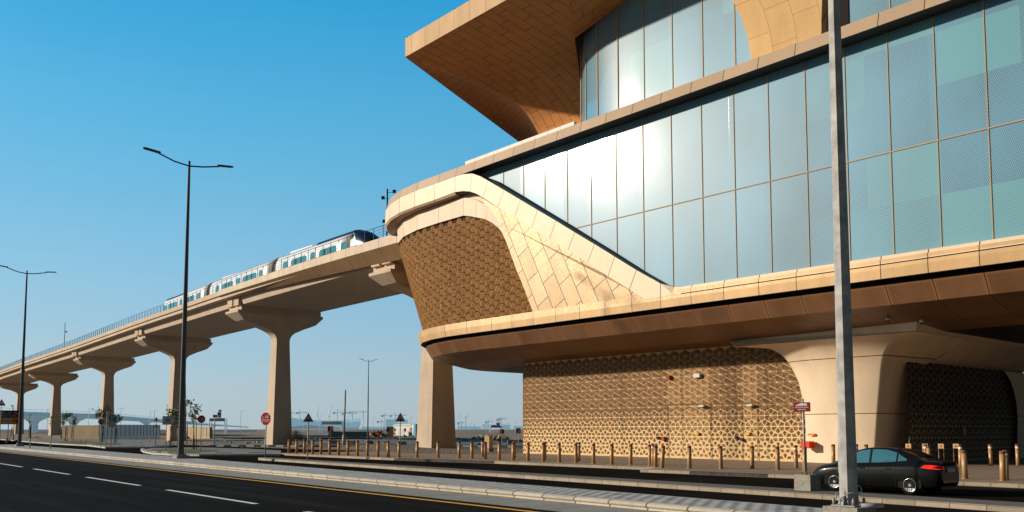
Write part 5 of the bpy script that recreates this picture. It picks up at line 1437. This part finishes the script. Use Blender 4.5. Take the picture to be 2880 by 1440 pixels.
wallthing('low pale concrete barrier behind the right-pointing chevron', [(924, 1224, 1213.5, 210), (1038, 1224.5, 1214, 210)], 'wall_cream', 0, name='concrete_barrier')
# flyover
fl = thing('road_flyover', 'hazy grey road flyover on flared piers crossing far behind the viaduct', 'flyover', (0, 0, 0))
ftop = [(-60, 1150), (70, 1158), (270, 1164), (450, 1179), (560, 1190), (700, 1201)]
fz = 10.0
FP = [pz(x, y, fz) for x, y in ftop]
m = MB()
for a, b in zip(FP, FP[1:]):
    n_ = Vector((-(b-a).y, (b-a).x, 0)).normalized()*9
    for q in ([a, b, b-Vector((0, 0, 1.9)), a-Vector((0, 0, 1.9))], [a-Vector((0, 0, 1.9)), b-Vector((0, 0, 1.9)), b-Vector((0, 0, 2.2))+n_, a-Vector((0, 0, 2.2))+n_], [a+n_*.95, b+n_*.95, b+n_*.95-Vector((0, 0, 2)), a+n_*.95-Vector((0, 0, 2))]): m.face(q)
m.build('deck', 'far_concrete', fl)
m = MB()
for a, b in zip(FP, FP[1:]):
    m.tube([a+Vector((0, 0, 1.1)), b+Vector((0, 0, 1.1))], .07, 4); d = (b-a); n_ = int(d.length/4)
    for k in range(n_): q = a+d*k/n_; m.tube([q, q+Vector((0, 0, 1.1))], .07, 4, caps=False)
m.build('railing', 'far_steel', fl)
def fpoint(px):
    for i in range(len(ftop)-1):
        if ftop[i][0] <= px <= ftop[i+1][0]: return FP[i].lerp(FP[i+1], 0), i
for px in (8, 122, 231, 344, 430, 505, 610):
    i = max(j for j in range(len(ftop)-1) if ftop[j][0] <= px); a, b = FP[i], FP[i+1]
    lo_, hi_ = 0.0, 1.0
    for _ in range(30):
        mm = (lo_+hi_)/2
        if proj(a.lerp(b, mm))[0] < px: lo_ = mm
        else: hi_ = mm
    q = a.lerp(b, lo_); n_ = Vector((-(b-a).y, (b-a).x, 0)).normalized(); q = q+n_*4.5; al = (b-a).normalized()
    m = MB(); G = []
    for z, wd_, th_ in ((-.5, 1.1, 1.4), (4.6, 1.1, 1.4), (5.6, 1.7, 1.4), (6.5, 3.0, 1.5), (7.1, 4.4, 1.6), (7.9, 5.2, 1.6)):
        G.append([Vector((q.x, q.y, z))+n_*wd_*s1_*.8+al*(th_*s2_+wd_*.55*s2_) for s1_, s2_ in ((1, 1), (1, -1), (-1, -1), (-1, 1))])
    m.grid(G, sm=False, close=True); m.build('pier', 'far_concrete', fl)
def far_lamp(label, px, ptop, Z, arms=2, base=None):
    b = at_(px, 1207, Z); b.z = fz if base == 'fly' else .2; t = thing('far_street_lamp', label, 'street lamp', b, 0, 'distant street lamps'); h = at_(px, ptop, Z).z-b.z; r = max(.09, Z*.00028)
    m = MB(); m.tube([(0, 0, 0), (0, 0, h)], r, 5); m.build('pole', 'far_steel', t)
    m = MB(); m.tube([(0, 0, h), (h*.14, 0, h+h*.02)], r*.8, 4)
    if arms > 1: m.tube([(0, 0, h), (-h*.14, 0, h+h*.02)], r*.8, 4)
    m.build('arm', 'far_steel', t)
for i, (x, y, Z, ar, lab) in enumerate(((132, 1149.5, 420, 1, 'small hooked lamp on the flyover between the first piers'), (248, 1149, 430, 1, 'small hooked lamp on the flyover left of the roundabout sign'), (338.5, 1149, 420, 2, 'twin lamp on the flyover right of the roundabout sign'), (421, 1157, 470, 1, 'hooked lamp on the flyover left of the tall pier'), (433, 1154, 470, 1, 'second hooked lamp on the flyover left of the tall pier'), (558.5, 1160, 500, 1, 'hooked lamp above the far stop sign'), (676, 1157, 520, 2, 'twin lamp on the skyline left of the big pier'))): far_lamp(lab, x, y, Z, ar)
for i, (x, y, Z, ar, lab) in enumerate(((811, 1166, 600, 2, 'twin arm far lamp over the left end of the stadium'), (854, 1163, 500, 1, 'single far lamp in front of the stadium hump'), (899, 1170, 420, 1, 'far lamp left of the sign gantry'), (980, 1169, 420, 1, 'far lamp right of the bare pole'), (1049, 1174, 350, 1, 'far lamp midway between the twin lamp and the cabins'), (1154, 1174, 330, 1, 'far lamp above the white cabins'), (1322, 1192, 420, 2, 'first far lamp right of the nearest pier'), (1334, 1192, 420, 2, 'second far lamp right of the nearest pier'), (1427, 1191, 420, 2, 'far lamp above the left-pointing chevron'), (1450, 1188, 420, 2, 'far lamp beside the star wall'))): far_lamp(lab, x, y, Z, ar)
# stadium
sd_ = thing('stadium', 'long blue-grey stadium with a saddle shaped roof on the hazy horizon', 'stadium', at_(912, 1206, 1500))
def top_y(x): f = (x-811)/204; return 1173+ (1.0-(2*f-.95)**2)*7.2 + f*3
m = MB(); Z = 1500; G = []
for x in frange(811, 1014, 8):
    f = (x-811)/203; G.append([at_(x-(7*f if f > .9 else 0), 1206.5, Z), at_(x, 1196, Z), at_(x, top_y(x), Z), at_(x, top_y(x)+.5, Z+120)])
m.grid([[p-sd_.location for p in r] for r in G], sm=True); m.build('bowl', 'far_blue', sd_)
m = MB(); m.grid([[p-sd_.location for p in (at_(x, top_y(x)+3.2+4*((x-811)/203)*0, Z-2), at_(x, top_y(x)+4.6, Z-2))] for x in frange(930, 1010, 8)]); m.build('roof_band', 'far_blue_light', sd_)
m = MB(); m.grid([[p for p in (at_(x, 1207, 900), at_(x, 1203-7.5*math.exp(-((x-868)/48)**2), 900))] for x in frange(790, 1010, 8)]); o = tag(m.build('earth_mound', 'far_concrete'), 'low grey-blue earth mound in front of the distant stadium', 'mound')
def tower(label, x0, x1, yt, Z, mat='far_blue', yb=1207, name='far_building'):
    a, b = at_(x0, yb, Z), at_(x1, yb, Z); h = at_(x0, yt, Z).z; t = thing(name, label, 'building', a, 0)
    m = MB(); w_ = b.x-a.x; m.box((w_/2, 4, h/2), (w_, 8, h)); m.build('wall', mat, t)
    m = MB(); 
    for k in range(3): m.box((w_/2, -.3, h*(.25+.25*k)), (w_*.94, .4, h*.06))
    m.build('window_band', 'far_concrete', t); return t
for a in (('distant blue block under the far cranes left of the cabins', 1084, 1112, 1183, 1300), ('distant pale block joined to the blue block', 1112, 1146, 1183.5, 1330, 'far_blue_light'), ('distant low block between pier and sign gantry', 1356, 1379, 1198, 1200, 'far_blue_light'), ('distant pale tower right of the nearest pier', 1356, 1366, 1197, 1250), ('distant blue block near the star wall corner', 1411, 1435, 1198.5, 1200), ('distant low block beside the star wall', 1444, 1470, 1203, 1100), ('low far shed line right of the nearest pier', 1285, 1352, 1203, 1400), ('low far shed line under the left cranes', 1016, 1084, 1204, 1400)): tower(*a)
def crane(label, px, ytop, yj, l, r, Z=1250, luff=False):
    b = at_(px, 1207, Z); t = thing('tower_crane', label, 'crane', b, 0, 'tower cranes on the horizon'); h = at_(px, ytop, Z).z; hj = at_(px, yj, Z).z; k = Z/F; rd = .42
    m = MB(); m.tube([(0, 0, 0), (0, 0, hj)], rd*1.2, 4); m.build('mast', 'far_steel', t)
    m = MB()
    if luff: m.tube([(0, 0, hj), (r*k, 0, h)], rd, 4); m.tube([(0, 0, hj), (-l*k, 0, hj+2)], rd*1.3, 4)
    else: m.tube([(-l*k, 0, hj), (r*k, 0, hj)], rd, 4); m.tube([(0, 0, hj), (0, 0, h)], rd, 4); m.tube([(-l*k, 0, hj), (0, 0, h), (r*k*.8, 0, hj)], rd*.35, 3); m.box((-l*k*.9, 0, hj-1), (3, 2, 3))
    m.build('jib', 'far_steel', t)
for i, a in enumerate(((818, 1160, 1166, 10, 26), (843, 1158, 1164, 8, 22), (893, 1147, 1172, 4, 2, 1250, True), (925, 1146, 1178, 3, 6, 1250, True), (948, 1155, 1164, 10, 40), (991, 1160, 1167, 30, 14), (1021, 1158, 1163, 42, 10), (1080, 1166, 1172, 6, 10), (1072, 1186, 1189, 10, 8), (1111, 1166, 1172, 14, 32), (1289, 1168, 1203, 2, 6, 1250, True), (1310, 1169, 1180, 3, 9, 1250, True), (1298, 1189, 1193, 10, 8), (1373, 1185, 1190, 6, 14), (1404, 1178, 1184, 6, 8), (1409, 1178, 1182, 8, 18))):
    crane('%s tower crane on the horizon, counted from the left' % ORD[i], *a)
# sign gantries
def gantry(label, x0, x1, yt, yb, Z, ybeam, boards=()):
    b = at_(x0, 1215, Z); b.z = 0; t = thing('sign_gantry', label, 'gantry', b, 0); x = at_(x1, 1207, Z).x-b.x; z0, z1 = at_(x0, ybeam, Z).z, at_(x0, yt, Z).z; r = Z*.0004
    m = MB()
    for q in (0, x): m.tube([(q, 0, 0), (q, 0, z1)], r*1.6, 4); m.tube([(q, 2, 0), (q, 2, z1)], r*1.6, 4)
    m.build('post', 'far_concrete', t)
    m = MB()
    for z in (z0, z1): m.tube([(0, 0, z), (x, 0, z)], r, 4)
    n_ = 14
    for k in range(n_): m.tube([(x*k/n_, 0, z0), (x*(k+1)/n_, 0, z1)], r*.7, 4); m.tube([(x*(k+1)/n_, 0, z0), (x*(k+1)/n_, 0, z1)], r*1.2, 4)
    m.build('truss', 'wall_cream', t)
    for bx0, bx1, by0, by1, mt in boards:
        p0, p1 = at_(bx0, by1, Z-1)-b, at_(bx1, by0, Z-1)-b; m = MB(); m.box(((p0.x+p1.x)/2, -1, (p0.z+p1.z)/2), (p1.x-p0.x, .2, p1.z-p0.z)); bd_ = m.build('board', mt, t)
        m = MB(); m.box(((p0.x+p1.x)/2, -1.12, (p0.z+p1.z)/2+(p1.z-p0.z)*.15), ((p1.x-p0.x)*.7, .04, (p1.z-p0.z)*.12)); m.box(((p0.x+p1.x)/2, -1.12, (p0.z+p1.z)/2-(p1.z-p0.z)*.15), ((p1.x-p0.x)*.6, .04, (p1.z-p0.z)*.12)); m.build('writing_lines', 'sign_white', bd_)
gantry('highway sign gantry with a cream truss in front of the stadium', 904, 962, 1186, 1205, 420, 1193)
gantry('highway gantry carrying blue and brown boards above the far flyover', 588, 632, 1177, 1212, 330, 1184, ((599, 611, 1166.5, 1174.5, 'sign_blue'), (612, 622, 1167, 1175, 'sign_white'), (612, 622, 1159, 1167, 'sign_brown'), (615, 623, 1152.5, 1158, 'sign_green')))
gantry('small gantry with bright blue direction boards near the star wall', 1379, 1411, 1199, 1216, 380, 1202, ((1382, 1395, 1195, 1202, 'sign_blue'), (1396, 1406, 1194, 1202, 'sign_blue'), (1396, 1406, 1188.5, 1194, 'sign_orange')))
# site cabins
cb = thing('site_cabin', 'long white site cabin with dark windows and a pale roof near the nearest pier', 'cabin', at_(1105, 1226, 255)); cb.location.z = 0; cb.rotation_euler = (0, 0, R(-37))
k = 255/F/.72; w_ = 56*k
m = MB(); m.box((w_/2, 1.5, 1.55), (w_, 3, 3.1)); m.build('wall', 'white_cabin', cb)
m = MB(); m.prism([(-.2, -.2, 3.1), (w_+.2, -.2, 3.1), (w_-1.0, -.2, 3.55), (.8, -.2, 3.45)], (0, 3.4, 0)); m.build('roof', 'parapet_white', cb)
for x in (5.5, 34): m = MB(); m.box((x*k, -.03, 1.9), (.55, .06, .9)); m.build('window', 'lens_dark', cb)
for x in (18, 28): m = MB(); m.box((x*k, -.03, 1.25), (.8, .06, 2.1)); m.build('door', 'sign_white', cb)
m = MB(); m.box((50*k, -.03, 1.4), (1.0, .06, 2.4)); m.build('side_panel', 'wood_tan', cb)
m = MB(); m.box((4*k, -.1, .9), (.35, .2, .6)); m.build('fire_point', 'fire_red', cb)
t = thing('plywood_shed', 'tan plywood shed touching the left end of the white cabin', 'shed', at_(1087, 1226, 250)); t.location.z = 0; m = MB(); m.box((.95, .8, 1.35), (1.75, 1.6, 2.7)); m.build('wall', 'wood_tan', t); m = MB(); m.box((.3, -.03, 1.9), (.7, .05, .9)); m.build('window', 'dark_gap', t); m = MB(); m.box((.9, .7, 2.75), (2.1, 1.9, .08)); m.build('roof', 'door_tan', t)
t = thing('water_tank', 'pale blue upright water tank at the right end of the white cabin', 'tank', at_(1164, 1229, 235)); t.location.z = 0; m = MB(); m.tube([(0, 0, 0), (0, 0, 3.3), (0, 0, 3.5)], [.42, .42, .2], 14); m.build('tank_body', 'far_blue_light', t); m = MB(); m.tube([(0, 0, 3.5), (0, 0, 3.62)], .14, 8); m.build('lid', 'sign_grey', t)
# scrap heap of orange machinery parts
rr = random.Random(4); sh_ = at_(1060, 1225, 240); sh_.z = 0
t = thing('scrap_pile', 'heap of orange and red machinery scrap left of the white cabin', 'scrap pile', sh_)
for mt, n_ in (('machine_orange', 14), ('rust_red', 7), ('rubber', 9), ('wood_tan', 6)):
    m = MB()
    for i in range(n_):
        x = rr.gauss(0, 2.2); m.box((x, rr.uniform(-.6, .8), rr.uniform(.2, max(.3, 1.5-abs(x)*.35))), (rr.uniform(.4, 1.8), rr.uniform(.3, .6), rr.uniform(.15, .5)), Matrix.Rotation(rr.uniform(-1, 1), 3, 'Y') @ Matrix.Rotation(rr.uniform(-1, 1), 3, 'Z'))
    o = m.build('scrap', mt, t); o['kind'] = 'stuff'
# brush pile
t = pz(832, 1245, .3); m = MB()
for i in range(900):
    a = rr.uniform(0, 6.28); r = rr.uniform(0, 1.9); h_ = (1-(r/1.95)**2)*1.75; q = Vector((t.x+r*math.cos(a), t.y+r*math.sin(a), .15+rr.uniform(.35, 1)*h_)); d = Vector((rr.uniform(-1, 1), rr.uniform(-1, 1), rr.uniform(-.7, .9))).normalized()*rr.uniform(.15, .5); s_ = d.cross(Vector((rr.uniform(-1, 1), rr.uniform(-1, 1), 1))).normalized()*.018
    m.face([q-d, q-d+s_, q+d+s_, q+d])
tag(m.build('brush_pile', 'twig', fix=False), 'round dark heap of dry brushwood right of the second large pier', 'brushwood')
# concrete blocks and rubble on the waste ground
cbk = None
blocks = [(824, 1242, 15, 11), (887.5, 1242, 13, 10), (940, 1248.5, 17, 11), (990, 1249, 15, 10), (1043.5, 1249.5, 12, 9.5), (1085, 1250.5, 8, 9), (1135.5, 1250, 15, 8), (1099, 1229, 13, 6), (1139, 1231, 10, 6), (1161, 1231, 8, 6), (1333, 1238, 10, 8), (1354, 1239, 12, 8), (1376, 1241, 11, 8), (1405, 1241, 13, 8), (1395, 1249, 14, 9), (1435, 1249, 15, 11), (1457, 1244, 18, 7), (1291, 1238, 10, 7), (1309, 1240, 14, 7)]
for i, (x, yb, wd_, hh_) in enumerate(blocks):
    p = pz(x, yb, .05); k = p.y/F
    if cbk is None:
        cbk = thing('concrete_block', 'x', 'concrete block', p, 0, 'loose concrete blocks on the waste ground'); m = MB(); G = [[(a*.5*s_, b*.5*s_, z) for a, b in ((-1, -1), (1, -1), (1, 1), (-1, 1))] for z, s_ in ((0, 1), (.9, .97), (1, .9))]; m.grid(G, sm=False, close=True); m.face(G[-1]); m.build('block', 'concrete_block', cbk)
        m = MB(); m.tube([(-.1, 0, .97), (-.08, 0, 1.15), (.08, 0, 1.15), (.1, 0, .97)], .02, 4); m.build('lifting_loop', 'rust_red', cbk); o = cbk
    else: o = copy_thing(cbk, p)
    o.scale = (wd_*k, wd_*k*.8, hh_*k); o.rotation_euler = (0, 0, rr.uniform(-.25, .25))
    o['label'] = 'grey concrete block on the waste ground, %s counting from the left pier' % ORD[i] if i < 10 else 'grey concrete block beyond the bollards right of the cabins, %s of that group' % ORD[i-10]
m = MB()
for i in range(70):
    p = pz(rr.uniform(1330, 1428), rr.uniform(1229, 1236), .1); s_ = rr.uniform(.25, .75)
    M = Matrix.Rotation(rr.uniform(0, 3), 3, 'Z') @ Matrix.Rotation(rr.uniform(-.6, .6), 3, 'X')
    G = [[M @ Vector((s_*r_*math.cos(a+rr.uniform(-.2, .2)), s_*r_*math.sin(a), s_*z)) + p for a in frange(0, 5.2, 1.05)] for z, r_ in ((-.3, .7), (.1, 1), (.6, .8), (.9, .35))]
    m.grid(G, sm=False, close=True); m.face(G[-1])
o = tag(m.build('rubble', 'rubble'), 'scattered beige boulders and rubble beyond the utility cabinet', 'rubble'); o['kind'] = 'stuff'
m = MB()
for i in range(420):
    p = pz(rr.uniform(0, 1480), 1226+abs(rr.gauss(0, 9)), .1); s_ = rr.uniform(.06, .28)
    G = [[Vector((s_*r_*math.cos(a), s_*r_*math.sin(a), s_*z)) + p for a in frange(rr.uniform(0, .6), 4.2+rr.uniform(0, .6), 1.4)] for z, r_ in ((-.3, 1), (.3, .9), (.6, .4))]
    m.grid(G, sm=False, close=True); m.face(G[-1])
o = tag(m.build('debris', 'rubble'), 'small stones and clods strewn over the sandy waste ground', 'stones'); o['kind'] = 'stuff'
# utility cabinet
p = pz(1374.5, 1271, .153); t = thing('utility_cabinet', 'tan utility cabinet on a brown plinth left of the star wall', 'cabinet', p, ROTU); m = MB(); m.box((0, 0, .15), (.72, .5, .3)); m.build('plinth', 'bollard_cap', t); m = MB(); m.box((0, 0, .82), (.62, .42, 1.04)); m.box((0, 0, 1.36), (.68, .48, .05)); m.build('cabinet', 'wood_tan', t); m = MB(); m.box((0, -.215, .8), (.012, .01, .9)); m.build('door_gap', 'dark_gap', t)
# mesh fences
def fence(label, x0, x1, yb, yt, Z, n, mat='far_tan'):
    a, b = at_(x0, yb, Z), at_(x1, yb, Z); t = thing('mesh_fence', label, 'fence', a, 0); w_ = b.x-a.x; h = at_(x0, yt, Z).z-a.z; m = MB()
    for k in range(n+1): m.tube([(w_*k/n, 0, -.4), (w_*k/n, 0, h)], .06, 4)
    m.build('posts', mat, t); m = MB()
    for z in (.1, .35, .6, .85, 1): m.tube([(0, 0, h*z), (w_, 0, h*z)], .03, 3)
    for k in range(n*6): m.tube([(w_*k/n/6, 0, 0), (w_*k/n/6, 0, h)], .018, 3, caps=False)
    m.build('mesh_panel', mat, t)
fence('site mesh fence between the bare pole and the shed', 975, 1090, 1222, 1206.5, 250, 12)
fence('long mesh fence right of the nearest pier', 1278, 1375, 1220, 1208, 300, 8)
fence('mesh fence stretch reaching behind the star wall corner', 1376, 1480, 1219, 1210, 320, 8)
# dark plastic sacks at the left edge
p = pz(10, 1250.5, .15); t = thing('rubbish_sacks', 'black rubbish sacks heaped beside the orange sign at the left edge', 'rubbish sacks', p)
for i in range(7):
    m = MB(); c = Vector((rr.uniform(-1.5, 1.6), rr.uniform(-.3, .3), .25)); G = [[c+Vector((.42*math.cos(a)*math.cos(b)*rr.uniform(.8, 1.1), .4*math.sin(a)*math.cos(b), .3*math.sin(b)*rr.uniform(.9, 1.2))) for a in frange(0, 2*math.pi, .8)[:-1]] for b in frange(-1.4, 1.4, .45)]; m.grid(G, sm=True, close=True); m.build('sack', 'rubber', t)

#END
cam = bpy.data.cameras.new('camera'); co = bpy.data.objects.new('camera', cam); COL.objects.link(co); S.camera = co
co.location = CAM; co.rotation_euler = (math.pi/2+PIT, 0, 0)
cam.sensor_width = 36; cam.lens = F/2880*36; cam.shift_y = (PY-720)/2880; cam.clip_end = 20000; cam.clip_start = .1
SUN = Vector((-.948, .059, .311)).normalized()
el = math.asin(SUN.z); az = math.atan2(SUN.x, SUN.y)
wd = bpy.data.worlds.new('World'); S.world = wd; wd.use_nodes = True
nt = wd.node_tree; bg = nt.nodes['Background']
sk = nt.nodes.new('ShaderNodeTexSky'); sk.sky_type = 'NISHITA'; sk.sun_disc = False; sk.sun_elevation = el; sk.sun_rotation = az
sk.altitude = 10; sk.air_density = 1.0; sk.dust_density = .6; sk.ozone_density = 2.0
yr = nt.nodes.new('ShaderNodeValToRGB'); e_ = yr.color_ramp.elements
for i, (p_, c_) in enumerate(((0, (.26, .20, .145)), (.35, (.40, .34, .27)), (.5, (.75, .72, .68)), (.62, (1, 1, 1)), (1, (1, 1, 1)))):
    if i > 1: e_.new(p_)
    e_[i].position = p_; e_[i].color = (*c_, 1)
tc = nt.nodes.new('ShaderNodeTexCoord'); sx = nt.nodes.new('ShaderNodeSeparateXYZ'); nt.links.new(tc.outputs['Generated'], sx.inputs[0])
rp_ = nt.nodes.new('ShaderNodeValToRGB'); e_ = rp_.color_ramp.elements
for i, (p_, c_) in enumerate(((0, (.43, .53, .60)), (.06, (.39, .55, .65)), (.16, (.25, .53, .73)), (.30, (.105, .46, .74)), (.45, (.02, .36, .70)), (.62, (.012, .10, .24)), (1, (.006, .04, .11)))):
    if i > 1: e_.new(p_)
    e_[i].position = p_; e_[i].color = (*c_, 1)
hn = nt.nodes.new('ShaderNodeTexNoise'); hn.inputs['Scale'].default_value = 2.2; hn.inputs['Detail'].default_value = 5
hm = nt.nodes.new('ShaderNodeMapping'); hm.inputs['Scale'].default_value = (1, 1, 5); nt.links.new(tc.outputs['Generated'], hm.inputs[0]); nt.links.new(hm.outputs[0], hn.inputs['Vector'])
ha = nt.nodes.new('ShaderNodeMath'); ha.operation = 'MULTIPLY_ADD'; nt.links.new(hn.outputs[0], ha.inputs[0]); ha.inputs[1].default_value = .05; nt.links.new(sx.outputs[2], ha.inputs[2])
hs = nt.nodes.new('ShaderNodeMath'); hs.operation = 'SUBTRACT'; nt.links.new(ha.outputs[0], hs.inputs[0]); hs.inputs[1].default_value = .025
nt.links.new(hs.outputs[0], rp_.inputs[0])
dt = nt.nodes.new('ShaderNodeVectorMath'); dt.operation = 'DOT_PRODUCT'; nt.links.new(tc.outputs['Generated'], dt.inputs[0]); dt.inputs[1].default_value = SUN
mr = nt.nodes.new('ShaderNodeMapRange'); nt.links.new(dt.outputs['Value'], mr.inputs[0])
for i, v in enumerate((-1, 1, .0, 1)): mr.inputs[i+1].default_value = v
fr = nt.nodes.new('ShaderNodeValToRGB'); e_ = fr.color_ramp.elements
for i, (p_, c_) in enumerate(((0, .20), (.25, .33), (.42, .85), (.5, 1.0), (.8, 1.15), (1, 1.7))):
    if i > 1: e_.new(p_)
    e_[i].position = p_; e_[i].color = (c_/2, c_/2, c_/2, 1)
nt.links.new(mr.outputs[0], fr.inputs[0])
mu = nt.nodes.new('ShaderNodeMix'); mu.data_type = 'RGBA'; mu.blend_type = 'MULTIPLY'; mu.inputs[0].default_value = 1
nt.links.new(rp_.outputs[0], mu.inputs[6]); nt.links.new(fr.outputs[0], mu.inputs[7])
ym = nt.nodes.new('ShaderNodeMapRange'); nt.links.new(sx.outputs[1], ym.inputs[0]); ym.inputs[1].default_value = -1; ym.inputs[2].default_value = 1
nt.links.new(ym.outputs[0], yr.inputs[0])
mv = nt.nodes.new('ShaderNodeMix'); mv.data_type = 'RGBA'; mv.blend_type = 'MULTIPLY'; mv.inputs[0].default_value = 1; nt.links.new(mu.outputs[2], mv.inputs[6]); nt.links.new(yr.outputs[0], mv.inputs[7])
sc = nt.nodes.new('ShaderNodeVectorMath'); sc.operation = 'SCALE'; sc.inputs['Scale'].default_value = 2.0/.08; nt.links.new(mv.outputs[2], sc.inputs[0])
fx = nt.nodes.new('ShaderNodeMix'); fx.data_type = 'RGBA'; fx.inputs[0].default_value = .84
nt.links.new(sk.outputs[0], fx.inputs[6]); nt.links.new(sc.outputs[0], fx.inputs[7])
nt.links.new(fx.outputs[2], bg.inputs[0]); bg.inputs[1].default_value = .08
ld = bpy.data.lights.new('sun', 'SUN'); ld.energy = 4.9; ld.angle = R(1.4); ld.color = (1, .86, .68)
lo = bpy.data.objects.new('sun', ld); COL.objects.link(lo); lo.rotation_euler = SUN.to_track_quat('Z', 'Y').to_euler()
S.view_settings.view_transform = 'Standard'; S.view_settings.look = 'None'; S.view_settings.exposure = 0
